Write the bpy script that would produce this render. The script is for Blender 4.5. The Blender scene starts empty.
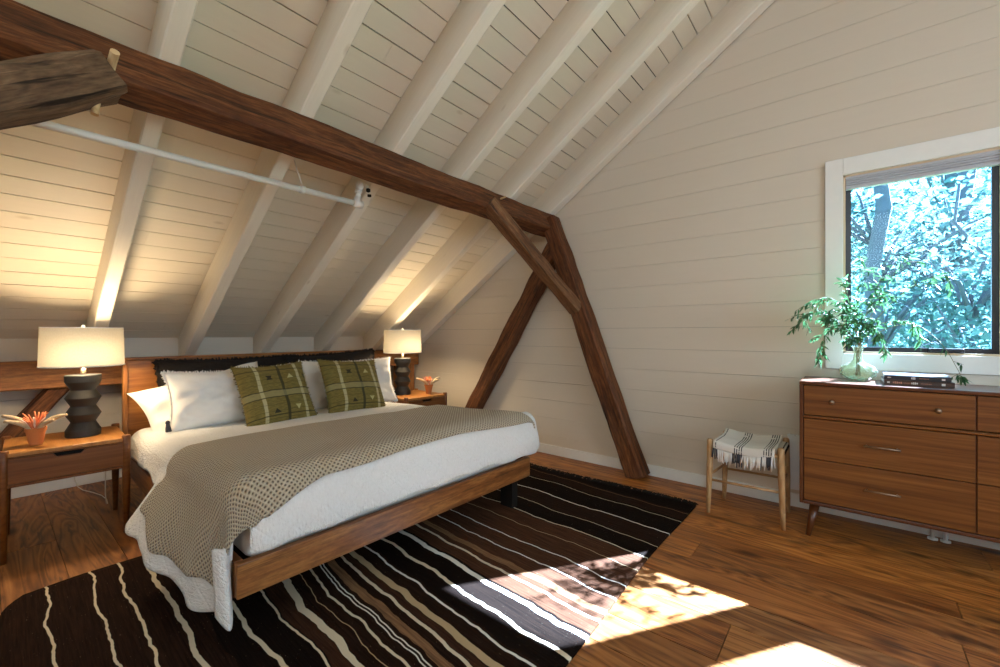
import bpy, math, random
from mathutils import Vector, Matrix, noise as mnoise
R = math.radians
rnd = random.Random(7)
sc = bpy.context.scene
COL = sc.collection

# ------------------------------------------------------------------ camera, world, sun, added fill lights, exposure
cam_d = bpy.data.cameras.new('camera'); cam = bpy.data.objects.new('camera', cam_d); COL.objects.link(cam)
cam_d.sensor_width = 36.0; cam_d.lens = 36.0 * 0.423; cam_d.clip_start = 0.02; cam_d.clip_end = 200
YAW = math.atan(348 / 423)
cam.location = (0, 0, 1.15); cam.rotation_euler = (R(90), 0, YAW - R(90))
sc.camera = cam
sc.view_settings.view_transform = 'Standard'; sc.view_settings.look = 'None'
sc.view_settings.gamma = 1.0; sc.view_settings.exposure = 0.0; sc.view_settings.use_curve_mapping = False

world = bpy.data.worlds.new('world'); sc.world = world; world.use_nodes = True
bgn = world.node_tree.nodes['Background']
bgn.inputs[0].default_value = (0.30, 0.66, 1.0, 1); bgn.inputs[1].default_value = 6.0

def light(name, kind, loc, energy, color, **kw):
    d = bpy.data.lights.new(name, kind); d.energy = energy; d.color = color
    for k, v in kw.items(): setattr(d, k, v)
    o = bpy.data.objects.new(name, d); o.location = loc; COL.objects.link(o); return o
def aim(o, direction):
    o.rotation_euler = Vector(direction).to_track_quat('-Z', 'Y').to_euler()
SUNDIR = Vector((0.837, -0.548, 0.795)).normalized()
sun = light('sun', 'SUN', (8, -5, 9), 190.0, (0.50, 0.69, 1.0), angle=R(0.6)); aim(sun, -SUNDIR)
# warm fill lights added to brighten the room, behind and beside the camera
fill_back = light('added_back_fill', 'AREA', (-3.62, -0.6, 2.75), 52.0, (1.0, 0.76, 0.50), shape='RECTANGLE', size=2.6, size_y=1.3); aim(fill_back, (1, 0.0, -0.12))
fill_side = light('added_side_fill', 'AREA', (1.0, -2.98, 1.55), 43.0, (1.0, 0.78, 0.56), shape='RECTANGLE', size=2.6, size_y=1.5); aim(fill_side, (0, 1, 0))
# the sky seen by the gable window: a portal only steers the sampling of the sky light, it gives off nothing itself
w_gable = light('gable_window_sky_portal', 'AREA', (3.56, -0.31, 1.58), 1.0, (1, 1, 1), shape='RECTANGLE', size=0.62, size_y=1.1); aim(w_gable, (-1, 0, 0)); w_gable.data.cycles.is_portal = True

# ------------------------------------------------------------------ materials
MATS = {}
def nmat(name):
    m = bpy.data.materials.new(name); m.use_nodes = True; MATS[name] = m
    nt = m.node_tree; return m, nt, nt.nodes['Principled BSDF']
def N(nt, t, **kw):
    n = nt.nodes.new(t)
    for k, v in kw.items(): setattr(n, k, v)
    return n
def lk(nt, a, b): nt.links.new(a, b)
def math_n(nt, op, a, b=None, c=None, clamp=False):
    n = N(nt, 'ShaderNodeMath', operation=op); n.use_clamp = clamp
    for i, v in enumerate((a, b, c)):
        if v is None: continue
        if isinstance(v, (int, float)): n.inputs[i].default_value = v
        else: lk(nt, v, n.inputs[i])
    return n.outputs[0]
def mixc(nt, f, a, b, mode='MIX'):
    n = N(nt, 'ShaderNodeMix', data_type='RGBA', blend_type=mode)
    for s, v in ((n.inputs[0], f), (n.inputs[6], a), (n.inputs[7], b)):
        if isinstance(v, (int, float)): s.default_value = v
        elif isinstance(v, (tuple, list)): s.default_value = (*v[:3], 1)
        else: lk(nt, v, s)
    return n.outputs[2]
def ramp(nt, f, stops, interp='LINEAR'):
    n = N(nt, 'ShaderNodeValToRGB'); cr = n.color_ramp; cr.interpolation = interp
    while len(cr.elements) < len(stops): cr.elements.new(0.5)
    for e, (p, c) in zip(cr.elements, stops): e.position = p; e.color = (*c[:3], 1)
    lk(nt, f, n.inputs[0]); return n.outputs[0]
def coords(nt, kind='UV', scale=(1, 1, 1), rot=(0, 0, 0)):
    t = N(nt, 'ShaderNodeTexCoord'); m = N(nt, 'ShaderNodeMapping'); lk(nt, t.outputs[kind], m.inputs[0])
    m.inputs[3].default_value = scale; m.inputs[2].default_value = rot; return m.outputs[0]
def noise_n(nt, vec, scale, detail=4, rough=0.55, dist=0.0):
    n = N(nt, 'ShaderNodeTexNoise'); lk(nt, vec, n.inputs['Vector'])
    n.inputs['Scale'].default_value = scale; n.inputs['Detail'].default_value = detail
    n.inputs['Roughness'].default_value = rough; n.inputs['Distortion'].default_value = dist
    return n.outputs[0]
def bump(nt, bsdf, h, strength=0.3, dist=0.01):
    b = N(nt, 'ShaderNodeBump'); b.inputs['Strength'].default_value = strength; b.inputs['Distance'].default_value = dist
    lk(nt, h, b.inputs['Height']); lk(nt, b.outputs[0], bsdf.inputs['Normal'])

def plain(name, col, rough=0.6, metal=0.0, noise_amt=0.0, noise_scale=20, bumps=0.0, bscale=60, sheen=0.0):
    m, nt, b = nmat(name)
    b.inputs['Roughness'].default_value = rough; b.inputs['Metallic'].default_value = metal
    if rough > .7: b.inputs['Specular IOR Level'].default_value = 0.15
    b.inputs['Base Color'].default_value = (*col, 1)
    if sheen: b.inputs['Sheen Weight'].default_value = sheen
    v = coords(nt, 'Object')
    n = noise_n(nt, v, noise_scale, 4)
    a = max(noise_amt, 0.04)
    lk(nt, mixc(nt, n, tuple(c * (1 - a) for c in col), tuple(min(1, c * (1 + a)) for c in col)), b.inputs['Base Color'])
    if bumps: bump(nt, b, noise_n(nt, v, bscale, 3), bumps, 0.004)
    return m

def wood(name, dark, mid, lite, rough=0.45, su=1.2, sv=22, bumps=0.15, knots=0.0, coat=0.0, rings=0.35, cracks=0.0):
    m, nt, b = nmat(name)
    v = coords(nt, 'UV', (su, sv, 1))
    n1 = noise_n(nt, v, 1.6, 6, 0.62, 0.3)
    v2 = coords(nt, 'UV', (su * 0.5, sv * 0.22, 1))
    n2 = noise_n(nt, v2, 1.3, 3, 0.5, 1.6)
    wv = math_n(nt, 'FRACT', math_n(nt, 'MULTIPLY', n2, 9.0))
    wv = math_n(nt, 'ABSOLUTE', math_n(nt, 'SUBTRACT', wv, 0.5))
    f = math_n(nt, 'ADD', math_n(nt, 'MULTIPLY', n1, 1 - rings), math_n(nt, 'MULTIPLY', wv, 2 * rings))
    f = math_n(nt, 'ADD', math_n(nt, 'MULTIPLY', f, 0.75), math_n(nt, 'MULTIPLY', n2, 0.3))
    c = ramp(nt, f, [(0.25, dark), (0.5, mid), (0.75, lite)])
    if knots:
        vk = coords(nt, 'UV', (2.2, 7.0, 1))
        vo = N(nt, 'ShaderNodeTexVoronoi'); lk(nt, vk, vo.inputs['Vector']); vo.inputs['Scale'].default_value = 1.0
        k = ramp(nt, vo.outputs['Distance'], [(0.03, (1, 1, 1)), (0.16, (0, 0, 0))])
        c = mixc(nt, math_n(nt, 'MULTIPLY', k, knots), c, tuple(x * 0.22 for x in dark))
    if cracks:
        cr_ = noise_n(nt, coords(nt, 'UV', (1.6, 34.0, 1)), 1.0, 4, 0.65, 0.4)
        cm_ = ramp(nt, cr_, [(0.57, (0, 0, 0)), (0.66, (1, 1, 1))])
        c = mixc(nt, math_n(nt, 'MULTIPLY', cm_, cracks), c, tuple(x * 0.35 for x in dark))
        fx = noise_n(nt, coords(nt, 'UV', (14, 60.0, 1)), 1.0, 3, 0.7)
        c = mixc(nt, 0.7, c, ramp(nt, fx, [(0.3, (0.55, 0.5, 0.45)), (0.7, (1.5, 1.45, 1.4))]), 'MULTIPLY')
    lk(nt, c, b.inputs['Base Color'])
    b.inputs['Roughness'].default_value = rough; b.inputs['Specular IOR Level'].default_value = 0.3
    if coat: b.inputs['Coat Weight'].default_value = coat; b.inputs['Coat Roughness'].default_value = 0.25
    if bumps: bump(nt, b, n1, bumps, 0.006)
    return m

def painted(name, col, knot=0.25, rough=0.55, streak=0.5):
    """painted boards: faint grain, soft mottling and a few bleeding knots"""
    m, nt, b = nmat(name)
    v = coords(nt, 'UV', (1.0, 9.0, 1)); n1 = noise_n(nt, v, 4.0, 6, 0.6)
    n2 = noise_n(nt, coords(nt, 'Object'), 1.7, 3, 0.5)
    c = mixc(nt, n1, tuple(x * (1 - 0.12 * streak) for x in col), tuple(min(1, x * (1 + 0.05 * streak)) for x in col))
    c = mixc(nt, math_n(nt, 'MULTIPLY', n2, 0.22), c, (col[0] * 0.86, col[1] * 0.82, col[2] * 0.74))
    vo = N(nt, 'ShaderNodeTexVoronoi'); lk(nt, coords(nt, 'UV', (1.3, 3.0, 1)), vo.inputs['Vector']); vo.inputs['Scale'].default_value = 1.5
    k = ramp(nt, vo.outputs['Distance'], [(0.02, (1, 1, 1)), (0.075, (0, 0, 0))])
    c = mixc(nt, math_n(nt, 'MULTIPLY', k, knot), c, (col[0] * 0.5, col[1] * 0.40, col[2] * 0.28))
    lk(nt, c, b.inputs['Base Color']); b.inputs['Roughness'].default_value = rough
    bump(nt, b, n1, 0.12, 0.003)
    return m

M = {}
M['ceiling'] = painted('ceiling_paint', (0.70, 0.622, 0.485), 0.4)
M['wall'] = painted('wall_paint', (0.66, 0.578, 0.462), 0.04, streak=0.3)
M['rafter'] = painted('rafter_paint', (0.80, 0.728, 0.60), 0.4, streak=1.0)
M['gap'] = plain('board_gap_backing', (0.05, 0.04, 0.03), 0.9)
M['trim'] = plain('trim_paint', (0.78, 0.76, 0.70), 0.4)
M['shell'] = plain('plaster', (0.62, 0.56, 0.47), 0.8)
M['timber'] = wood('old_timber', (0.012, 0.005, 0.003), (0.100, 0.033, 0.010), (0.24, 0.095, 0.032), 0.7, 1.4, 26, 1.0, 0.7, rings=0.12, cracks=.8)
M['timber_brown'] = wood('brown_brace_timber', (0.035, 0.015, 0.007), (0.15, 0.068, 0.028), (0.27, 0.145, 0.068), 0.8, 1.5, 24, 1.0, 0.8, rings=0.12, cracks=.8)
M['timber_grey'] = wood('weathered_timber', (0.028, 0.016, 0.009), (0.115, 0.068, 0.037), (0.21, 0.135, 0.078), 0.85, 1.6, 22, 1.0, 0.7, rings=0.15, cracks=.9)
M['plate_wood'] = wood('plate_wood', (0.10, 0.034, 0.009), (0.24, 0.092, 0.024), (0.36, 0.155, 0.046), 0.55, 0.8, 18, 0.3, 0.3, rings=.15, cracks=.3)
M['bed_wood'] = wood('acacia_wood', (0.030, 0.008, 0.003), (0.20, 0.072, 0.019), (0.40, 0.18, 0.053), 0.4, 0.9, 16, 0.15, 0.7, coat=0.05, rings=0.15, cracks=.5)
M['head_wood'] = wood('headboard_wood', (0.11, 0.03, 0.006), (0.26, 0.092, 0.018), (0.42, 0.175, 0.042), 0.4, 0.9, 12, 0.15, 0.2, rings=.2)
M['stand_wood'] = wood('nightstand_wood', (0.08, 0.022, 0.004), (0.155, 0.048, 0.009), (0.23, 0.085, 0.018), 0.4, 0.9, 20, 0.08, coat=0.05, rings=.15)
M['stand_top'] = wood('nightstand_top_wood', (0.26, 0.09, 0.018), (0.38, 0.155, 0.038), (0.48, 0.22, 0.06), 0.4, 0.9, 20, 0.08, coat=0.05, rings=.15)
M['dresser'] = wood('dresser_wood', (0.060, 0.014, 0.002), (0.155, 0.050, 0.008), (0.29, 0.115, 0.022), 0.42, 0.6, 30, 0.05, coat=0.05, rings=0.10)
M['dresser_dark'] = wood('dresser_case_wood', (0.06, 0.015, 0.004), (0.095, 0.026, 0.006), (0.14, 0.044, 0.010), 0.34, 0.7, 22, 0.05, coat=0.3, rings=0.1)
M['stool_wood'] = wood('stool_wood', (0.24, 0.12, 0.045), (0.42, 0.235, 0.10), (0.56, 0.35, 0.17), 0.5, 1.5, 14, 0.1)
M['dark'] = plain('dark_recess', (0.012, 0.009, 0.007), 0.8)
M['bronze'] = plain('bronze_hardware', (0.30, 0.20, 0.13), 0.35, 0.9)
M['ceramic'] = plain('charcoal_ceramic', (0.010, 0.0098, 0.0095), 0.5, 0, 0.1)
M['brass'] = plain('lamp_metal', (0.75, 0.62, 0.42), 0.35, 0.9)
M['terracotta'] = plain('terracotta', (0.50, 0.17, 0.055), 0.8, 0, 0.15, 25, 0.2)
M['white_metal'] = plain('white_enamel', (0.72, 0.72, 0.70), 0.4)
M['pipe'] = plain('painted_pipe', (0.70, 0.66, 0.58), 0.4)
M['sash'] = plain('black_sash', (0.012, 0.014, 0.022), 0.35)
M['jamb'] = wood('pine_jamb', (0.45, 0.32, 0.20), (0.58, 0.43, 0.28), (0.66, 0.52, 0.36), 0.5, 1, 16, 0.1)
M['blind'] = plain('blind_fabric', (0.50, 0.50, 0.53), 0.8)
M['leaf'] = None
M['stem'] = plain('twig', (0.16, 0.13, 0.06), 0.7)
M['pages'] = plain('book_pages', (0.62, 0.66, 0.70), 0.7, 0, 0.15, 200)
M['cover_black'] = plain('black_book_cover', (0.015, 0.016, 0.022), 0.35)
M['cover_brown'] = plain('brown_book_cover', (0.06, 0.028, 0.018), 0.4)
M['ink'] = plain('spine_lettering', (0.70, 0.66, 0.60), 0.5)
M['ink_red'] = plain('spine_lettering_copper', (0.45, 0.20, 0.12), 0.5)
M['peg'] = wood('pale_peg', (0.42, 0.27, 0.12), (0.60, 0.42, 0.22), (0.74, 0.56, 0.33), 0.6, 3, 14, 0.2)
M['pod_beige'] = plain('dried_pod_beige', (0.55, 0.40, 0.24), 0.9, 0, 0.3, 90, 0.8, 250)
M['pod_orange'] = plain('dried_pod_orange', (0.62, 0.19, 0.08), 0.8, 0, 0.4, 60)
M['pod_pink'] = plain('dried_petal_pale', (0.80, 0.52, 0.38), 0.8, 0, 0.2, 60)
M['cord'] = plain('white_cord', (0.75, 0.70, 0.60), 0.5)
M['black_cloth'] = plain('black_fringed_cloth', (0.018, 0.014, 0.012), 0.95, 0, 0.5, 60, 0.8, 140)
M['white_cloth'] = plain('white_linen', (0.78, 0.745, 0.69), 0.9, 0, 0.05, 30, 0.25, 50, 0.2)
M['sheet'] = plain('white_cotton', (0.80, 0.76, 0.68), 0.85, 0, 0.04, 30, 0.25, 30, 0.2)
M['tassel'] = plain('slate_tassel', (0.06, 0.06, 0.07), 0.9)
M['bark'] = plain('tree_bark', (0.10, 0.12, 0.14), 0.95, 0, 0.4, 6, 0.8, 12)
M['grass'] = plain('forest_floor', (0.10, 0.16, 0.06), 0.95, 0, 0.4, 3)
M['cord_black'] = plain('black_cord_weave', (0.03, 0.025, 0.02), 0.8)
M['rope'] = plain('cream_cord_weave', (0.62, 0.56, 0.45), 0.85)

def leafmat(name, col, trans):
    m, nt, b = nmat(name)
    oi = N(nt, 'ShaderNodeNewGeometry')
    c = mixc(nt, oi.outputs['Random Per Island'], tuple(x * 0.55 for x in col), tuple(min(1, x * 1.5) for x in col))
    lk(nt, c, b.inputs['Base Color']); b.inputs['Roughness'].default_value = 0.45
    tr = N(nt, 'ShaderNodeBsdfTranslucent'); lk(nt, c, tr.inputs[0])
    mx = N(nt, 'ShaderNodeMixShader'); mx.inputs[0].default_value = trans
    lk(nt, b.outputs[0], mx.inputs[1]); lk(nt, tr.outputs[0], mx.inputs[2])
    lk(nt, mx.outputs[0], nt.nodes['Material Output'].inputs[0]); return m
M['leaf'] = leafmat('vase_leaf', (0.055, 0.15, 0.055), 0.35)
M['tree_leaf'] = leafmat('tree_leaf', (0.085, 0.18, 0.18), 0.6)

def shade_mat():
    m, nt, b = nmat('lamp_shade_linen')
    v = coords(nt, 'UV', (160, 90, 1)); n1 = noise_n(nt, v, 1.0, 2)
    c = mixc(nt, n1, (0.60, 0.54, 0.44), (0.74, 0.68, 0.57))
    lk(nt, c, b.inputs['Base Color']); b.inputs['Roughness'].default_value = 0.9
    tr = N(nt, 'ShaderNodeBsdfTranslucent'); lk(nt, mixc(nt, n1, (0.075, 0.066, 0.050), (0.095, 0.085, 0.066)), tr.inputs[0])
    mx = N(nt, 'ShaderNodeMixShader'); mx.inputs[0].default_value = 0.5
    lk(nt, b.outputs[0], mx.inputs[1]); lk(nt, tr.outputs[0], mx.inputs[2])
    lk(nt, mx.outputs[0], nt.nodes['Material Output'].inputs[0]); return m
M['shade'] = shade_mat()
def bulb_mat():
    m, nt, b = nmat('lit_bulb'); b.inputs['Emission Color'].default_value = (1, 0.72, 0.4, 1); b.inputs['Emission Strength'].default_value = 12; return m
M['bulb'] = bulb_mat()
def glass_mat(name, tint, alpha_mix):
    m, nt, b = nmat(name)
    t = N(nt, 'ShaderNodeBsdfTransparent'); t.inputs[0].default_value = (*tint, 1)
    g = N(nt, 'ShaderNodeBsdfGlossy'); g.inputs['Roughness'].default_value = 0.02
    mx = N(nt, 'ShaderNodeMixShader'); mx.inputs[0].default_value = alpha_mix
    lk(nt, t.outputs[0], mx.inputs[1]); lk(nt, g.outputs[0], mx.inputs[2]); lk(nt, mx.outputs[0], nt.nodes['Material Output'].inputs[0]); return m
M['pane'] = glass_mat('window_glass', (0.97, 0.99, 1.0), 0.006)
def vase_mat():
    m, nt, b = nmat('green_glass')
    b.inputs['Base Color'].default_value = (0.86, 0.96, 0.80, 1); b.inputs['Roughness'].default_value = 0.03
    b.inputs['Transmission Weight'].default_value = 0.9; b.inputs['IOR'].default_value = 1.35
    return m
M['vase'] = vase_mat()

def floor_mat():
    m, nt, b = nmat('pine_plank_floor')
    t = N(nt, 'ShaderNodeTexCoord'); s = N(nt, 'ShaderNodeSeparateXYZ'); lk(nt, t.outputs['UV'], s.inputs[0])
    pid = s.outputs[2] if False else None
    geo = N(nt, 'ShaderNodeNewGeometry'); r = geo.outputs['Random Per Island']
    comb = N(nt, 'ShaderNodeCombineXYZ')
    lk(nt, math_n(nt, 'MULTIPLY', s.outputs[0], 1.1), comb.inputs[0]); lk(nt, math_n(nt, 'MULTIPLY', s.outputs[1], 10.0), comb.inputs[1]); lk(nt, math_n(nt, 'MULTIPLY', r, 40.0), comb.inputs[2])
    n1 = noise_n(nt, comb.outputs[0], 1.7, 7, 0.65, 0.8)
    comb2 = N(nt, 'ShaderNodeCombineXYZ')
    lk(nt, math_n(nt, 'MULTIPLY', s.outputs[0], 0.55), comb2.inputs[0]); lk(nt, math_n(nt, 'MULTIPLY', s.outputs[1], 4.0), comb2.inputs[1]); lk(nt, math_n(nt, 'MULTIPLY', r, 25.0), comb2.inputs[2])
    n2 = noise_n(nt, comb2.outputs[0], 1.4, 2, 0.5, 1.2)
    w = math_n(nt, 'ABSOLUTE', math_n(nt, 'SUBTRACT', math_n(nt, 'FRACT', math_n(nt, 'MULTIPLY', n2, 11.0)), 0.5))
    f = math_n(nt, 'ADD', math_n(nt, 'MULTIPLY', n1, 0.7), math_n(nt, 'MULTIPLY', w, 0.4))
    c = ramp(nt, f, [(0.28, (0.12, 0.042, 0.011)), (0.47, (0.33, 0.135, 0.038)), (0.70, (0.54, 0.26, 0.088))])
    tint = ramp(nt, r, [(0.0, (0.62, 0.50, 0.42)), (0.3, (1.0, 0.80, 0.60)), (0.6, (0.85, 0.78, 0.74)), (0.8, (1.15, 1.0, 0.72)), (1.0, (1.45, 1.25, 0.90))])
    c = mixc(nt, 1.0, c, tint, 'MULTIPLY')
    vo = N(nt, 'ShaderNodeTexVoronoi'); cm = N(nt, 'ShaderNodeCombineXYZ')
    lk(nt, math_n(nt, 'MULTIPLY', s.outputs[0], 2.4), cm.inputs[0]); lk(nt, math_n(nt, 'MULTIPLY', s.outputs[1], 5.5), cm.inputs[1]); lk(nt, math_n(nt, 'MULTIPLY', r, 60.0), cm.inputs[2])
    lk(nt, cm.outputs[0], vo.inputs['Vector']); vo.inputs['Scale'].default_value = 1.0
    k = ramp(nt, vo.outputs['Distance'], [(0.06, (1, 1, 1)), (0.22, (0, 0, 0))])
    c = mixc(nt, math_n(nt, 'MULTIPLY', k, 0.85), c, (0.040, 0.012, 0.005))
    st = noise_n(nt, coords(nt, 'UV', (3.0, 30.0, 1)), 1.1, 3, 0.6)
    stk = ramp(nt, st, [(0.60, (0, 0, 0)), (0.68, (1, 1, 1))])
    c = mixc(nt, math_n(nt, 'MULTIPLY', stk, 0.65), c, (0.05, 0.018, 0.009))
    lk(nt, c, b.inputs['Base Color']); b.inputs['Specular IOR Level'].default_value = 0.35
    lk(nt, math_n(nt, 'ADD', math_n(nt, 'MULTIPLY', n1, 0.25), 0.30), b.inputs['Roughness'])
    bump(nt, b, n1, 0.25, 0.004); return m
M['floor'] = floor_mat()

def rug_mat():
    m, nt, b = nmat('striped_kilim')
    t = N(nt, 'ShaderNodeTexCoord'); s = N(nt, 'ShaderNodeSeparateXYZ'); lk(nt, t.outputs['UV'], s.inputs[0])
    lo = noise_n(nt, coords(nt, 'UV', (0.6, 1.6, 1)), 2.0, 3, 0.5)
    x = math_n(nt, 'ADD', s.outputs[0], math_n(nt, 'MULTIPLY', math_n(nt, 'SUBTRACT', lo, 0.5), 0.09))
    jit = noise_n(nt, coords(nt, 'UV', (3, 14, 1)), 1.5, 3, 0.6)
    x = math_n(nt, 'ADD', x, math_n(nt, 'MULTIPLY', math_n(nt, 'SUBTRACT', jit, 0.5), 0.007))
    xs = math_n(nt, 'MULTIPLY', x, 1 / 3.2)
    blk = (0.008, 0.0045, 0.003); dk = (0.018, 0.0085, 0.005); br = (0.062, 0.027, 0.014); tan = (0.19, 0.105, 0.052); md = (0.040, 0.018, 0.010)
    bands = [(0, dk), (0.56, blk), (0.77, md), (0.85, dk), (1.04, tan), (1.085, dk), (1.13, md), (1.20, dk), (1.28, blk), (1.53, br), (1.66, tan), (1.695, br), (2.20, blk), (2.37, dk), (2.55, blk), (2.78, dk), (2.92, blk)]
    c = ramp(nt, xs, [(p / 3.2, k) for p, k in bands], 'CONSTANT')
    ft = noise_n(nt, coords(nt, 'UV', (130, 5, 1)), 1.0, 3, 0.7)
    c = mixc(nt, 0.8, c, ramp(nt, ft, [(0.35, (0.55, 0.5, 0.5)), (0.75, (1.9, 1.8, 1.7))]), 'MULTIPLY')
    cream = (0.62, 0.52, 0.37); beige = (0.45, 0.32, 0.18); wht = (0.72, 0.68, 0.60)
    stripes = [(0.145, .0052, cream), (0.29, .0050, cream), (0.385, .0058, cream), (0.49, .0095, cream), (0.655, .009, cream), (0.765, .005, cream), (0.855, .016, cream),
               (0.92, .0025, beige), (0.97, .006, cream), (1.015, .0035, wht), (1.03, .0035, wht), (1.13, .008, cream), (1.19, .016, beige), (1.27, .006, wht), (1.385, .010, cream),
               (1.51, .014, wht), (1.62, .008, cream), (1.79, .0045, wht), (1.905, .0045, wht), (2.065, .003, beige), (2.21, .005, cream), (2.365, .003, cream), (2.55, .005, wht), (2.76, .003, cream), (2.90, .003, tan)]
    for p, w, k in stripes:
        d = math_n(nt, 'ABSOLUTE', math_n(nt, 'SUBTRACT', x, p))
        mk = math_n(nt, 'MULTIPLY', math_n(nt, 'SUBTRACT', w, d), 600.0, clamp=True)
        c = mixc(nt, mk, c, k)
    sp = noise_n(nt, coords(nt, 'UV', (160, 60, 1)), 1.0, 2, 0.6)
    sk = ramp(nt, sp, [(0.69, (0, 0, 0)), (0.74, (1, 1, 1))])
    c = mixc(nt, math_n(nt, 'MULTIPLY', sk, 0.35), c, (0.35, 0.27, 0.18))
    lk(nt, c, b.inputs['Base Color']); b.inputs['Roughness'].default_value = 0.95; b.inputs['Specular IOR Level'].default_value = 0.05
    bump(nt, b, ft, 0.5, 0.004); return m
M['rug'] = rug_mat()

def knit_mat():
    m, nt, b = nmat('waffle_knit')
    t = N(nt, 'ShaderNodeTexCoord'); s = N(nt, 'ShaderNodeSeparateXYZ'); lk(nt, t.outputs['UV'], s.inputs[0])
    wob = noise_n(nt, coords(nt, 'UV', (1, 1, 1)), 5, 2)
    wo = math_n(nt, 'MULTIPLY', math_n(nt, 'SUBTRACT', wob, 0.5), 0.05)
    P = 0.021
    u = math_n(nt, 'MULTIPLY', math_n(nt, 'ADD', s.outputs[0], wo), 2 * math.pi / P)
    v = math_n(nt, 'MULTIPLY', math_n(nt, 'ADD', s.outputs[1], wo), 2 * math.pi / P)
    a = math_n(nt, 'SINE', math_n(nt, 'MULTIPLY', math_n(nt, 'ADD', u, v), 0.5))
    c_ = math_n(nt, 'SINE', math_n(nt, 'MULTIPLY', math_n(nt, 'SUBTRACT', u, v), 0.5))
    h = math_n(nt, 'SUBTRACT', 1.0, math_n(nt, 'POWER', math_n(nt, 'ABSOLUTE', math_n(nt, 'MULTIPLY', a, c_)), 1.2))
    n1 = noise_n(nt, coords(nt, 'UV', (220, 220, 1)), 1.0, 2)
    col = ramp(nt, h, [(0.10, (0.10, 0.07, 0.042)), (0.42, (0.42, 0.325, 0.21)), (0.9, (0.58, 0.475, 0.33))])  # gaps of the knit darkened: shade painted into the colour
    col = mixc(nt, 0.35, col, mixc(nt, n1, (0.7, 0.7, 0.7), (1.15, 1.15, 1.15)), 'MULTIPLY')
    lk(nt, col, b.inputs['Base Color']); b.inputs['Roughness'].default_value = 0.95
    b.inputs['Sheen Weight'].default_value = 0.2
    bump(nt, b, h, 0.9, 0.008); return m
M['knit'] = knit_mat()

def quilt_mat():
    m, nt, b = nmat('white_matelasse')
    t = N(nt, 'ShaderNodeTexCoord'); s = N(nt, 'ShaderNodeSeparateXYZ'); lk(nt, t.outputs['UV'], s.inputs[0])
    P = 0.085
    def tri(e): return math_n(nt, 'ABSOLUTE', math_n(nt, 'SUBTRACT', math_n(nt, 'FRACT', e), 0.5))
    a = tri(math_n(nt, 'MULTIPLY', math_n(nt, 'ADD', s.outputs[0], s.outputs[1]), 1 / P))
    c_ = tri(math_n(nt, 'MULTIPLY', math_n(nt, 'SUBTRACT', s.outputs[0], s.outputs[1]), 1 / P))
    h = math_n(nt, 'MINIMUM', math_n(nt, 'MULTIPLY', math_n(nt, 'SUBTRACT', 0.5, math_n(nt, 'MAXIMUM', a, c_)), 8.0), 1.0)
    n1 = noise_n(nt, coords(nt, 'UV', (120, 55, 1)), 1.0, 3, 0.6)
    n3 = noise_n(nt, coords(nt, 'UV', (46, 11, 1)), 1.0, 3, 0.6, 0.6)
    hh = math_n(nt, 'ADD', math_n(nt, 'ADD', math_n(nt, 'MULTIPLY', h, 0.22), math_n(nt, 'MULTIPLY', n3, 0.8)), math_n(nt, 'MULTIPLY', n1, 0.8))
    lk(nt, mixc(nt, n1, (0.70, 0.67, 0.62), (0.83, 0.81, 0.77)), b.inputs['Base Color'])
    b.inputs['Roughness'].default_value = 0.9; b.inputs['Sheen Weight'].default_value = 0.2
    bump(nt, b, hh, 1.0, 0.009); return m
M['quilt'] = quilt_mat()

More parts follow.
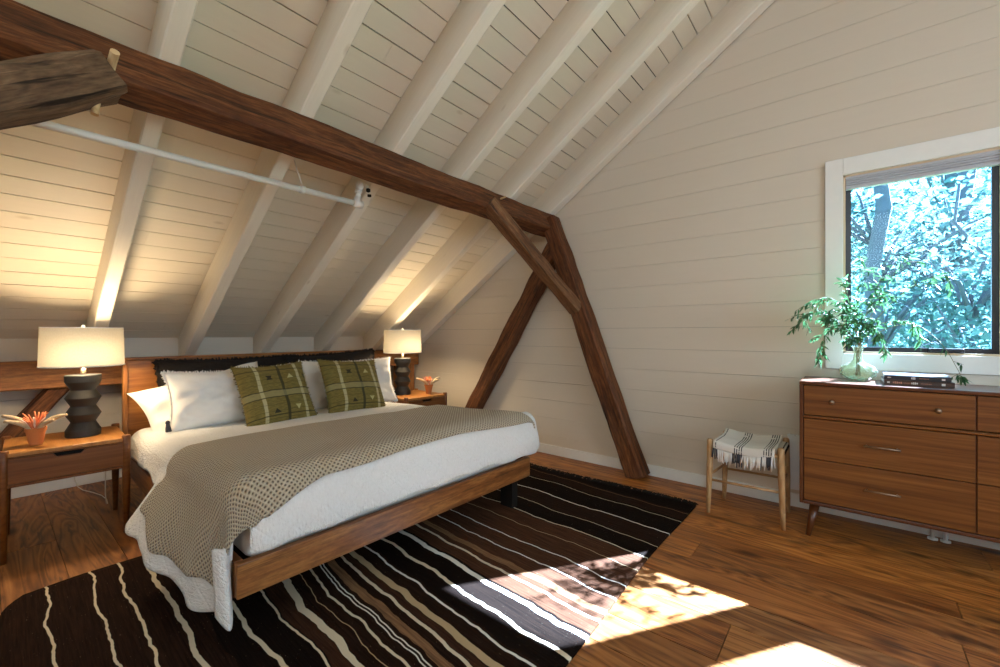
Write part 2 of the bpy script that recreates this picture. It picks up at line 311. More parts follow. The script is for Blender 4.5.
def cushion_mat():
    """olive woven cloth with cream and dark bands and small woven motifs, UV 0..1 over the cushion face"""
    m, nt, b = nmat('olive_woven_cloth')
    t = N(nt, 'ShaderNodeTexCoord'); s = N(nt, 'ShaderNodeSeparateXYZ'); lk(nt, t.outputs['UV'], s.inputs[0])
    wob = noise_n(nt, coords(nt, 'UV', (1, 1, 1)), 6, 2); wo = math_n(nt, 'MULTIPLY', math_n(nt, 'SUBTRACT', wob, 0.5), 0.03)
    u = math_n(nt, 'ADD', s.outputs[0], wo); v = math_n(nt, 'ADD', s.outputs[1], wo)
    tx = noise_n(nt, coords(nt, 'UV', (12, 90, 1)), 1.0, 4, 0.7)
    tx2 = noise_n(nt, coords(nt, 'UV', (90, 14, 1)), 1.0, 4, 0.7)
    c = mixc(nt, ramp(nt, tx, [(0.3, (0, 0, 0)), (0.7, (1, 1, 1))]), (0.060, 0.042, 0.007), (0.27, 0.20, 0.045))
    c = mixc(nt, 0.35, c, mixc(nt, tx2, (0.09, 0.065, 0.010), (0.24, 0.185, 0.040)))
    def band(val, p, w, soft=150): 
        return math_n(nt, 'MULTIPLY', math_n(nt, 'SUBTRACT', w, math_n(nt, 'ABSOLUTE', math_n(nt, 'SUBTRACT', val, p))), soft, clamp=True)
    brk = ramp(nt, tx, [(0.38, (0, 0, 0)), (0.5, (1, 1, 1))])
    for p in (0.25, 0.83): c = mixc(nt, math_n(nt, 'MULTIPLY', band(u, p, 0.028), 0.75), c, (0.50, 0.44, 0.24))
    c = mixc(nt, math_n(nt, 'MULTIPLY', band(u, 0.56, 0.024), 0.85), c, (0.028, 0.026, 0.008))
    c = mixc(nt, math_n(nt, 'MULTIPLY', band(v, 0.46, 0.055), 0.35), c, (0.40, 0.36, 0.18))
    for p in (0.41, 0.515, 0.86, 0.14): c = mixc(nt, math_n(nt, 'MULTIPLY', band(v, p, 0.011), 0.85), c, (0.030, 0.024, 0.008))
    for p in (0.09, 0.20, 0.30, 0.62, 0.70, 0.78): c = mixc(nt, math_n(nt, 'MULTIPLY', math_n(nt, 'MULTIPLY', band(v, p, 0.005, 300), brk), 0.6), c, (0.040, 0.032, 0.010))
    def motif(cx, cy, up, colr):
        dx = math_n(nt, 'ABSOLUTE', math_n(nt, 'SUBTRACT', u, cx)); dy = math_n(nt, 'SUBTRACT', v, cy)
        half = math_n(nt, 'ADD', math_n(nt, 'MULTIPLY', dy, -0.6 * up), 0.026)
        a = math_n(nt, 'MULTIPLY', math_n(nt, 'SUBTRACT', half, dx), 200, clamp=True)
        bb = math_n(nt, 'MULTIPLY', math_n(nt, 'SUBTRACT', 0.04, math_n(nt, 'ABSOLUTE', dy)), 200, clamp=True)
        return math_n(nt, 'MULTIPLY', a, bb), colr
    for args in ((0.40, 0.21, 1, (0.03, 0.025, 0.01)), (0.40, 0.72, -1, (0.03, 0.025, 0.01)), (0.40, 0.72, 1, (0.03, 0.025, 0.01)), (0.70, 0.22, -1, (0.42, 0.37, 0.16)), (0.70, 0.73, 1, (0.42, 0.37, 0.16)), (0.96, 0.72, -1, (0.03, 0.025, 0.01))):
        k, cc = motif(*args); c = mixc(nt, k, c, cc)
    lk(nt, c, b.inputs['Base Color']); b.inputs['Roughness'].default_value = 0.95
    bump(nt, b, tx, 0.5, 0.004); return m
M['cushion'] = cushion_mat()

def throw_mat():
    m, nt, b = nmat('cream_throw_with_black_stripes')
    t = N(nt, 'ShaderNodeTexCoord'); s = N(nt, 'ShaderNodeSeparateXYZ'); lk(nt, t.outputs['UV'], s.inputs[0])
    tx = noise_n(nt, coords(nt, 'UV', (300, 300, 1)), 1.0, 2, 0.6)
    c = mixc(nt, tx, (0.55, 0.51, 0.44), (0.78, 0.74, 0.67))
    brk = ramp(nt, noise_n(nt, coords(nt, 'UV', (20, 90, 1)), 1.0, 2), [(0.38, (0, 0, 0)), (0.45, (1, 1, 1))])
    for p in (0.015, 0.118, 0.130, 0.142, 0.154, 0.268, 0.280, 0.292, 0.304):
        k = math_n(nt, 'MULTIPLY', math_n(nt, 'SUBTRACT', 0.0032, math_n(nt, 'ABSOLUTE', math_n(nt, 'SUBTRACT', s.outputs[0], p))), 1200, clamp=True)
        c = mixc(nt, math_n(nt, 'MULTIPLY', k, brk), c, (0.02, 0.02, 0.025))
    lk(nt, c, b.inputs['Base Color']); b.inputs['Roughness'].default_value = 0.95
    bump(nt, b, tx, 0.4, 0.003); return m
M['throw'] = throw_mat()

# ------------------------------------------------------------------ mesh helpers
class MB:
    def __init__(s): s.v = []; s.f = []; s.uv = []
    def face(s, idx, uvs): s.f.append(tuple(idx)); s.uv.append(list(uvs))
    def hexa(s, pts, L=None, uvo=None):
        """pts: 8 points, bottom ring 0-3 (ccw from above) then top ring 4-7"""
        b = len(s.v); P = [Vector(p) for p in pts]; s.v += [tuple(p) for p in P]
        ex = [(P[1] - P[0]), (P[3] - P[0]), (P[4] - P[0])]
        ln = [e.length for e in ex]; la = ln.index(max(ln)) if L is None else L
        ax = [e.normalized() if e.length > 0 else Vector((1, 0, 0)) for e in ex]
        o = (rnd.random() * 9, rnd.random() * 9) if uvo is None else uvo
        for q in ((0, 3, 2, 1), (4, 5, 6, 7), (0, 1, 5, 4), (1, 2, 6, 5), (2, 3, 7, 6), (3, 0, 4, 7)):
            n = (P[q[1]] - P[q[0]]).cross(P[q[2]] - P[q[0]])
            n = n.normalized() if n.length > 0 else Vector((0, 0, 1))
            others = [i for i in range(3) if i != la]
            w = min(others, key=lambda i: abs(ax[i].dot(n))) if abs(ax[la].dot(n)) < 0.7 else others[0]
            u_ax = ax[la] if abs(ax[la].dot(n)) < 0.7 else ax[others[1]]
            s.face([b + i for i in q], [((P[i] - P[0]).dot(u_ax) + o[0], (P[i] - P[0]).dot(ax[w]) + o[1]) for i in q])
    def box(s, x0, x1, y0, y1, z0, z1, L=None, T=None):
        p = [(x0, y0, z0), (x1, y0, z0), (x1, y1, z0), (x0, y1, z0), (x0, y0, z1), (x1, y0, z1), (x1, y1, z1), (x0, y1, z1)]
        if T is not None: p = [T @ Vector(q) for q in p]
        s.hexa(p, L)
    def lathe(s, prof, seg=32, c=(0, 0, 0), cap0=True, cap1=True, T=None):
        b = len(s.v); n = len(prof); tot = 0; us = [0]
        for i in range(1, n): tot += math.dist(prof[i], prof[i - 1]); us.append(tot)
        for r, z in prof:
            for k in range(seg):
                a = 2 * math.pi * k / seg; p = Vector((c[0] + r * math.cos(a), c[1] + r * math.sin(a), c[2] + z))
                s.v.append(tuple(T @ p if T is not None else p))
        for i in range(n - 1):
            for k in range(seg):
                k2 = (k + 1) % seg
                s.face([b + i * seg + k, b + i * seg + k2, b + (i + 1) * seg + k2, b + (i + 1) * seg + k], [(k / seg, us[i]), ((k + 1) / seg, us[i]), ((k + 1) / seg, us[i + 1]), (k / seg, us[i + 1])])
        if cap0: s.face([b + k for k in reversed(range(seg))], [(0, 0)] * seg)
        if cap1: s.face([b + (n - 1) * seg + k for k in range(seg)], [(0, 0)] * seg)
    def tube(s, pts, rad, seg=8, cap=True):
        P = [Vector(p) for p in pts]; n = len(P); b = len(s.v)
        rr = rad if isinstance(rad, (list, tuple)) else [rad] * n
        up = None; L = 0
        for i, p in enumerate(P):
            t = (P[min(i + 1, n - 1)] - P[max(i - 1, 0)]).normalized()
            if up is None:
                up = Vector((0, 0, 1)) if abs(t.z) < 0.9 else Vector((1, 0, 0))
            x = (up - t * up.dot(t)).normalized(); up = x; y = t.cross(x)
            for k in range(seg):
                a = 2 * math.pi * k / seg; s.v.append(tuple(p + (x * math.cos(a) + y * math.sin(a)) * rr[i]))
        o = rnd.random() * 7
        for i in range(n - 1):
            d = (P[i + 1] - P[i]).length
            for k in range(seg):
                k2 = (k + 1) % seg; v0, v1 = k / seg * 6.28 * rr[i], (k + 1) / seg * 6.28 * rr[i]
                s.face([b + i * seg + k, b + i * seg + k2, b + (i + 1) * seg + k2, b + (i + 1) * seg + k], [(L + o, v0 + o), (L + o, v1 + o), (L + d + o, v1 + o), (L + d + o, v0 + o)])
            L += d
        if cap:
            s.face([b + k for k in reversed(range(seg))], [(o, o)] * seg); s.face([b + (n - 1) * seg + k for k in range(seg)], [(o, o)] * seg)
    def grid(s, nu, nv, fn, uv=None, flip=False):
        b = len(s.v); U = []
        for i in range(nu + 1):
            for j in range(nv + 1):
                p = fn(i / nu, j / nv); s.v.append(tuple(p)); U.append(uv(i / nu, j / nv) if uv else (i / nu, j / nv))
        for i in range(nu):
            for j in range(nv):
                q = [i * (nv + 1) + j, (i + 1) * (nv + 1) + j, (i + 1) * (nv + 1) + j + 1, i * (nv + 1) + j + 1]
                if flip: q.reverse()
                s.face([b + k for k in q], [U[k] for k in q])
    def build(s, name, mat, parent=None, bevel=0.0, smooth=False, loc=None, rot=None, kind=None, solid=0.0, sub=0, merge=0.0, seg=2):
        me = bpy.data.meshes.new(name); me.from_pydata(s.v, [], s.f)
        uvl = me.uv_layers.new(name='UVMap'); k = 0
        for poly, uvs in zip(me.polygons, s.uv):
            for j, li in enumerate(poly.loop_indices): uvl.data[li].uv = uvs[j]
        if merge:
            import bmesh
            bm = bmesh.new(); bm.from_mesh(me); bmesh.ops.remove_doubles(bm, verts=bm.verts, dist=merge); bm.to_mesh(me); bm.free()
        me.materials.append(mat)
        if smooth:
            for p in me.polygons: p.use_smooth = True
        o = bpy.data.objects.new(name, me); COL.objects.link(o)
        if parent: o.parent = parent
        if loc is not None: o.location = loc
        if rot is not None: o.rotation_euler = rot
        if kind: o['kind'] = kind
        if solid:
            md = o.modifiers.new('solid', 'SOLIDIFY'); md.thickness = solid; md.offset = -1
        if bevel:
            md = o.modifiers.new('bevel', 'BEVEL'); md.width = bevel; md.segments = seg; md.limit_method = 'ANGLE'; md.angle_limit = R(40)
        if sub:
            md = o.modifiers.new('sub', 'SUBSURF'); md.levels = sub; md.render_levels = sub
        return o
def thing(name, label, cat, loc=(0, 0, 0), rz=0.0, group=None):
    o = bpy.data.objects.new(name, None); COL.objects.link(o); o.location = loc; o.rotation_euler = (0, 0, rz)
    o['label'] = label; o['category'] = cat; o['kind'] = 'thing'
    if group: o['group'] = group
    return o
def tag(o, label, cat, group=None, kind='thing'):
    o['label'] = label; o['category'] = cat; o['kind'] = kind
    if group: o['group'] = group
    return o
def copy_tree(o, parent=None, label=None, loc=None):
    c = o.copy(); COL.objects.link(c)
    if parent: c.parent = parent
    if label: c['label'] = label
    if loc is not None: c.location = loc
    for ch in list(o.children): copy_tree(ch, c)
    return c

def timber(p0, p1, w, h, up=(0, 0, 1), jit=0.006, chamfer=0.014, step=0.07, seed=1, taper=1.0):
    """a hewn timber from p0 to p1; w across, h along 'up'"""
    m = MB(); p0 = Vector(p0); p1 = Vector(p1); t = (p1 - p0); L = t.length; t.normalize()
    up = Vector(up); up = (up - t * up.dot(t)).normalized(); sd = t.cross(up)
    n = max(4, int(L / step)); ring = []
    for a, b_ in ((1, 1), (-1, 1), (-1, -1), (1, -1)):
        c1 = (a * (w / 2 - chamfer), b_ * h / 2) if a * b_ > 0 else (a * w / 2, b_ * (h / 2 - chamfer))
        c2 = (a * w / 2, b_ * (h / 2 - chamfer)) if a * b_ > 0 else (a * (w / 2 - chamfer), b_ * h / 2)
        ring += [c2, c1]
    # middle points on each face
    rr = []
    for i in range(8):
        rr.append(ring[i]); nx = ring[(i + 1) % 8]
        if i % 2 == 1: rr.append(((ring[i][0] + nx[0]) / 2, (ring[i][1] + nx[1]) / 2))
    K = len(rr); per = [0]
    for i in range(K): per.append(per[-1] + math.dist(rr[i], rr[(i + 1) % K]))
    o = seed * 3.37
    for i in range(n + 1):
        s_ = L * i / n; k = 1 + (taper - 1) * i / n
        for j, (a, b_) in enumerate(rr):
            e = mnoise.noise(Vector((s_ * 5 + seed * 11.3, j * 1.7, seed))) * jit * 1.6 + mnoise.noise(Vector((s_ * 1.3 + seed * 5.3, j * 0.5, seed * 2.0))) * jit * 1.6
            q = Vector((a, b_)); q = q * k * (1 + e / q.length)
            m.v.append(tuple(p0 + t * s_ + sd * q.x + up * q.y))
    for i in range(n):
        for j in range(K):
            j2 = (j + 1) % K; u0, u1 = L * i / n + o, L * (i + 1) / n + o
            m.face([i * K + j, i * K + j2, (i + 1) * K + j2, (i + 1) * K + j][::-1], [(u0, per[j] + o), (u0, per[j + 1] + o), (u1, per[j + 1] + o), (u1, per[j] + o)][::-1])
    m.face(list(range(K)), [(o + rr[j][0] * .3, o + rr[j][1]) for j in range(K)])
    m.face([n * K + j for j in reversed(range(K))], [(o + rr[j][0] * .3, o + rr[j][1]) for j in reversed(range(K))])
    return m

# ------------------------------------------------------------------ the room
XG, XB, YK, YS, YR = 3.43, -3.5, 4.5, -2.8, -0.9      # gable wall, back wall, knee wall, side wall, ridge
SL = 0.655; CD = 3.912; CRF = 3.668                    # slope, deck plane, rafter underside plane
ANG = math.atan(SL)
def deck(y): return CD - SL * y if y > YR else CD - SL * YR - SL * (YR - y)

# floor: planks along Y
fl = MB(); x = XB; frnd = random.Random(3)
while x < XG:
    w = frnd.choice((0.15, 0.18, 0.21, 0.24)); x1 = min(x + w, XG); y = YS - frnd.random() * 2.0
    while y < YK:
        L = 1.6 + frnd.random() * 1.8; y1 = min(y + L, YK); ys = max(y, YS)
        if y1 > ys + 0.02:
            b = len(fl.v); g = 0.0014
            fl.v += [(x + g, ys + g, 0), (x1 - g, ys + g, 0), (x1 - g, y1 - g, 0), (x + g, y1 - g, 0)]
            fl.face([b, b + 1, b + 2, b + 3], [(ys, x), (ys, x1), (y1, x1), (y1, x)])
            for (i, j) in ((0, 1), (1, 2), (2, 3), (3, 0)):
                pi, pj = fl.v[b + i], fl.v[b + j]; k = len(fl.v)
                fl.v += [(pi[0], pi[1], -.01), (pj[0], pj[1], -.01)]
                fl.face([b + j, b + i, k, k + 1], [(pj[1], pj[0]), (pi[1], pi[0]), (pi[1], pi[0]), (pj[1], pj[0])])
        y = y1 if y1 < YK else YK + 1
    x = x1
fobj = fl.build('floor', M['floor'], kind='structure')
sb = MB(); sb.box(XB - .1, XG + .02, YS - .1, YK + .1, -0.12, -0.008); sb.build('subfloor', M['gap'], fobj)

# boards on the gable wall, with the two window openings cut out
WIN = [(-0.64, 0.024, 1.027, 2.142), (-1.45, -0.825, 1.42, 2.142)]
def wall_boards(xw, pitch, gap, openings, ymin, ymax, thick, sign):
    m = MB(); k = 0
    while True:
        z0, z1 = k * pitch + gap / 2, (k + 1) * pitch - gap / 2; k += 1
        zr = CD - SL * YR
        if z0 >= zr - 0.02: break
        z1 = min(z1, zr - 0.01)
        def yhi(z): return min(ymax, (CD - z) / SL)
        def ylo(z): return max(ymin, 2 * YR - (CD - z) / SL)
        cuts = sorted([(a, b_) for a, b_, c_, d in openings if z1 > c_ and z0 < d])
        # bands in z so the openings' top and bottom cut clean
        zs = sorted({z0, z1} | {e for a, b_, c_, d in openings for e in (c_, d) if z0 < e < z1})
        off = (rnd.random() * 9, rnd.random() * 9)
        for za, zb in zip(zs, zs[1:]):
            op = sorted([(a, b_) for a, b_, c_, d in openings if (za + zb) / 2 > c_ and (za + zb) / 2 < d])
            spans = []; cur = None
            for a, b_ in op:
                spans.append((cur, a)); cur = b_
            spans.append((cur, None))
            for s0, s1 in spans:
                la, lb = (ylo(za), ylo(zb)) if s0 is None else (s0, s0)
                ha, hb = (yhi(za), yhi(zb)) if s1 is None else (s1, s1)
                if ha <= la: continue
                b = len(m.v); xf, xb = xw, xw + sign * thick
                m.v += [(xf, la, za), (xf, ha, za), (xf, hb, zb), (xf, lb, zb), (xb, la, za), (xb, ha, za), (xb, hb, zb), (xb, lb, zb)]
                UV = lambda y, z: (y + off[0], z + off[1])
                F = [(0, 1, 2, 3), (0, 4, 5, 1), (3, 2, 6, 7), (1, 5, 6, 2), (0, 3, 7, 4)]
                for q in F:
                    q = q if sign > 0 else q[::-1]
                    m.face([b + i for i in q], [UV(m.v[b + i][1], m.v[b + i][2]) for i in q])
    return m
wg = wall_boards(XG, 0.1708, 0.0015, WIN, YS, YK, 0.015, 1).build('wall_gable', M['wall'], kind='structure')
# wall behind the boards (with the openings), thickness .14
def slab_with_openings(x0, x1, openings, y0, y1, z0, z1):
    m = MB(); ys = sorted({y0, y1} | {e for o in openings for e in o[:2]}); zs = sorted({z0, z1} | {e for o in openings for e in o[2:]})
    for ya, yb in zip(ys, ys[1:]):
        for za, zb in zip(zs, zs[1:]):
            if any(o[0] <= (ya + yb) / 2 <= o[1] and o[2] <= (za + zb) / 2 <= o[3] for o in openings): continue
            m.box(x0, x1, ya, yb, za, zb)
    return m
slab_with_openings(XG + .016, XG + .07, WIN, YS - .1, YK + .1, -0.1, 4.7).build('backing', M['gap'], wg)
# other walls; openings made up so the added fill lights shine in
BW = [(-1.9, 0.7, 2.1, 3.4)]
slab_with_openings(XB - .12, XB, BW, YS - .1, YK + .1, 0, 4.6).build('wall_back', M['shell'], kind='structure')
m = MB()
for xa, xb, za, zb in ((XB - .1, -0.3, 0, 3.4), (2.3, XG + .1, 0, 3.4), (-0.3, 2.3, 0, 0.8), (-0.3, 2.3, 2.3, 3.4)): m.box(xa, xb, YS - .12, YS, za, zb)
m.build('wall_side', M['shell'], kind='structure')
# knee wall boards + band above the plate
m = MB()
for k in range(7):
    m.box(XB, XG, YK, YK + .02, k * .1708 + .0015, min((k + 1) * .1708 - .0015, 1.05), L=0)
wk = m.build('wall_knee', M['wall'], kind='structure')
m = MB(); m.box(XB - .1, XG + .1, YK + .021, YK + .1, -.1, 1.2); m.build('backing', M['gap'], wk)
# ceiling decks
def deck_boards(side):
    m = MB(); pitch = 0.1205; t = 0.018
    d = Vector((0, math.cos(ANG), -math.sin(ANG))) if side > 0 else Vector((0, -math.cos(ANG), -math.sin(ANG)))
    nrm = Vector((0, math.sin(ANG), math.cos(ANG))) if side > 0 else Vector((0, -math.sin(ANG), math.cos(ANG)))
    top = Vector((0, YR, CD - SL * YR)); Lmax = (YK + .02 - YR) / math.cos(ANG) if side > 0 else (YR - YS) / math.cos(ANG)
    s_ = 0.05; k = 0; r2 = random.Random(5)
    while s_ < Lmax:
        g = r2.choice((0.0030, 0.0050, 0.0065, 0.0075)) / 2
        a, b_ = s_ + g, min(s_ + pitch - g, Lmax); s_ += pitch
        if b_ - a < .02: break
        jn = sorted([XB] + [XB + r2.random() * 7 for _ in range(1)] + [XG])
        for xa, xb in zip(jn, jn[1:]):
            P = [top + d * a + Vector((xa, 0, 0)), top + d * a + Vector((xb - .001, 0, 0)), top + d * b_ + Vector((xb - .001, 0, 0)), top + d * b_ + Vector((xa, 0, 0))]
            m.hexa([*P, *[p + nrm * t for p in P]], L=0)
    return m
ceil_ = deck_boards(1).build('ceiling', M['ceiling'], kind='structure')
deck_boards(-1).build('ceiling_far_slope', M['ceiling'], kind='structure')
m = MB()
for y0, y1 in ((YR, YK + .3), (YS - .3, YR)):
    P = [(XB - .1, y0, deck(y0) + .03), (XG + .15, y0, deck(y0) + .03), (XG + .15, y1, deck(y1) + .03), (XB - .1, y1, deck(y1) + .03)]
    m.hexa([*P, *[(p[0], p[1], p[2] + .06) for p in P]])
m.build('backing', M['gap'], ceil_)

# baseboards
m = MB(); m.box(XG - .016, XG, YS, YK - .1, 0, .088); m.build('baseboard_gable', M['trim'], kind='structure', bevel=.003)
m = MB(); m.box(XB, XG - .016, YK - .016, YK, 0, .10); m.build('baseboard_knee', M['trim'], kind='structure', bevel=.003)

# rafters
GR = 'white painted rafters under the sloping ceiling'
def rafter(x0, x1, label, seed):
    y0, y1 = YR + .03, 4.30; m = MB(); n = 46; rows = []
    for i in range(n + 1):
        y = y0 + (y1 - y0) * i / n
        w0 = x0 + mnoise.noise(Vector((y * 1.5, seed, 0))) * .006; w1 = x1 + mnoise.noise(Vector((y * 1.5, seed, 7))) * .006
        zb = CRF - SL * y + mnoise.noise(Vector((y * 1.2, seed, 3))) * .006; zt = CD - SL * y - .001
        rows.append([(w0, y, zt), (w0, y, zb + .006), (w0 + .006, y, zb), (w1 - .006, y, zb), (w1, y, zb + .006), (w1, y, zt)])
    for r_ in rows: m.v += r_
    dist = [0, .24, .25, .32, .33, .58]; o = seed * 1.7
    for i in range(n):
        for j in range(5):
            a = i * 6 + j; u0, u1 = i * (y1 - y0) / n * 1.2 + o, (i + 1) * (y1 - y0) / n * 1.2 + o
            m.face([a, a + 6, a + 7, a + 1][::-1], [(u0, dist[j] + o), (u1, dist[j] + o), (u1, dist[j + 1] + o), (u0, dist[j + 1] + o)][::-1])
    m.face([n * 6 + j for j in range(6)], [(o + .1 * j, o) for j in range(6)])
    return tag(m.build('rafter', M['rafter']), label, 'rafter', GR)
ord_ = ['farthest left white rafter, coming down beside the table lamp with charcoal base at left',
        'white rafter crossed by the free-running middle of the white pipe',
        'white rafter where the white pipe ends in a sprinkler head',
        'fourth white rafter from the left, meeting the plate above the black pillows',
        'white rafter lit from below beside the far table lamp', 'white rafter hard against the board gable wall, far right']
rafter(-0.135, -0.06, 'white rafter just beyond the left edge of view above the grey brace', 9)
for i, (a, b_) in enumerate(((.445, .515), (1.01, 1.085), (1.578, 1.655), (2.157, 2.235), (2.735, 2.81), (3.325, 3.419))): rafter(a, b_, ord_[i], i + 1)

# blocking band above the plate between rafters
m = MB(); m.box(XB, XG - .002, 4.27, 4.29, .965, 1.118, L=0); m.build('trim_1', M['wall'], kind='structure')
m = MB(); m.box(XB, XG - .002, 4.291, 4.499, .955, .963, L=0); m.build('trim_2', M['wall'], kind='structure')

# timbers ---------------------------------------------------------------
LEAN = R(20)
bu = Vector((0, math.sin(LEAN), math.cos(LEAN)))
def canted(p0, p1, w, h, seed, **k): return timber(p0, p1, w, h, up=bu, seed=seed, **k)
# purlin: near-top corner (2.139, 2.267); section .177 high x .149 deep
pc = Vector((0, 2.139, 2.267)) - bu * .0885 + Vector((0, math.cos(LEAN), -math.sin(LEAN))) * .0745
tag(canted((-1.3, pc.y, pc.z), (3.40, pc.y, pc.z), .149, .177, 1, jit=.005).build('purlin_beam', M['timber']), 'long dark brown hewn beam crossing the room under the rafters', 'beam', None)
# leaning post by the gable
def along(p, q, t): return Vector(p).lerp(Vector(q), t)
PA = Vector((3.325, 1.305, 0.0)); PB = Vector((3.325, 2.135, 2.20))
tag(timber(PA, PB, .15, .15, up=(0, -1, .35), seed=2, jit=.007).build('leaning_post', M['timber']), 'dark brown timber post leaning from the floor to the beam end against the gable wall', 'post')
SA = Vector((3.335, 3.44, 0.0)); SB = Vector((3.335, 2.165, 1.80))
tag(timber(Vector((3.335, 3.33, 0.0)), Vector((3.335, 2.04, 2.0)), .15, .14, up=(0, 1, .6), seed=3, jit=.006).build('diagonal_strut', M['timber']), 'dark brown diagonal strut slanting down behind the bed from the leaning post', 'strut')
br = thing('knee_brace', 'slim brown knee brace with peg joining the beam to the leaning post', 'brace', (2.45, 2.08, 2.13))
o = timber((-.03, .03, .01), (.80, -.26, -.77), .105, .10, up=(-1.13, .11, -.76), seed=4, jit=.005, chamfer=.005).build('brace_timber', M['timber_brown'], br)
def peg(name, p0, p1, r_, parent, lab):
    m = MB(); m.tube([p0, p1], r_, 12); o = m.build(name, M['peg'], parent, smooth=False)
    if parent is None: tag(o, lab, 'peg')
    else: o['label'] = lab
    return o
peg('peg', (.05, -.075, .055), (.05, -.03, .05), .007, br, 'pale wooden peg end')
peg('peg', (.74, -.02, -.42), (.74, .10, -.42), .013, br, 'pale wooden peg end')
bl = thing('knee_brace', 'thick weathered grey-brown knee brace entering at the left edge', 'brace', (0.3, 2.0, 2.03))
timber((-.03, .035, .028), (-.80, -.30, -.64), .13, .145, up=(-.6, 0, .7), seed=5, jit=.008, chamfer=.02).build('brace_timber', M['timber_grey'], bl)
peg('peg', (-.015, -.065, .148), (-.02, .06, .09), .0135, None, 'pale round wooden peg sticking out of the beam above the grey brace').location = (0.3, 2.03, 1.98)
peg('peg', (-.06, .02, -.12), (-.05, .03, -.03), .011, bl, 'pale wooden peg tip')
# wall plate, post and braces on the knee wall
tag(timber((-1.2, 4.20, .880), (3.40, 4.20, .862), .20, .185, up=(0, 0, 1), seed=6, jit=.003, chamfer=.008).build('wall_plate', M['plate_wood']), 'brown horizontal timber plate running along the low wall behind the bed and lamps', 'beam')
tag(timber((0.345, 4.215, .81), (-.225, 4.215, .01), .10, .105, up=(0, 0, 1), seed=7, jit=.004).build('diagonal_brace', M['timber']), 'dark brown diagonal brace under the plate behind the left flower pot', 'brace')
tag(timber((3.27, 4.22, 0), (3.27, 4.22, .772), .22, .16, up=(1, 0, 0), seed=8, jit=.003).build('corner_post', M['plate_wood']), 'brown upright timber post in the corner behind the far lamp', 'post')
tag(timber((3.15, 4.22, .36), (2.76, 4.22, .80), .11, .11, up=(0, 0, 1), seed=9, jit=.004).build('diagonal_brace', M['timber']), 'dark short diagonal brace behind the far lamp beside the corner post', 'brace')

# pipe with sprinkler
pt = thing('sprinkler_pipe', 'white painted pipe under the rafters ending in a sprinkler head', 'pipe', (1.474, 2.36, 1.958))
m = MB(); m.tube([(-2.6, 0, -.02), (-1.4, 0, -.013), (0, 0, 0)], .0165, 14); m.build('pipe_run', M['pipe'], pt, smooth=True)
m = MB(); m.tube([(-.03, 0, 0), (.03, 0, 0)], .024, 14); m.tube([(.0, 0, -.02), (.0, 0, .045)], .021, 14); m.build('elbow', M['pipe'], pt, smooth=True)
m = MB(); m.tube([(-.36, 0, -.003), (-.335, 0, -.003)], .022, 14); m.tube([(-.347, 0, .018), (-.37, 0, .08), (-.385, .02, .158)], .003, 6); m.build('hanger', M['pipe'], pt, smooth=True)
hd = MB(); hd.tube([(0, 0, .04), (.004, 0, .075)], .017, 12); hd.tube([(.004, 0, .07), (.004, 0, .084)], .024, 8)
hd.lathe([(.004, .078), (.020, .088), (.029, .108), (.027, .128), (.014, .142), (.003, .145)], 14, (.010, 0, 0)); hd.tube([(.02, -.01, .125), (.048, -.03, .112), (.052, -.032, .085)], [.012, .011, .009], 10)
hd.build('sprinkler_head', M['pipe'], pt, smooth=True)
m = MB(); m.lathe([(.002, -.014), (.013, -.008), (.013, .008), (.002, .014)], 12, (.050, -.036, .090)); m.build('sprinkler_nozzle', M['dark'], pt, smooth=True)
m = MB(); m.lathe([(.002, -.009), (.012, -.006), (.012, .006), (.002, .009)], 12, (.058, -.036, .058)); m.build('sprinkler_deflector', M['dark'], pt, smooth=True)

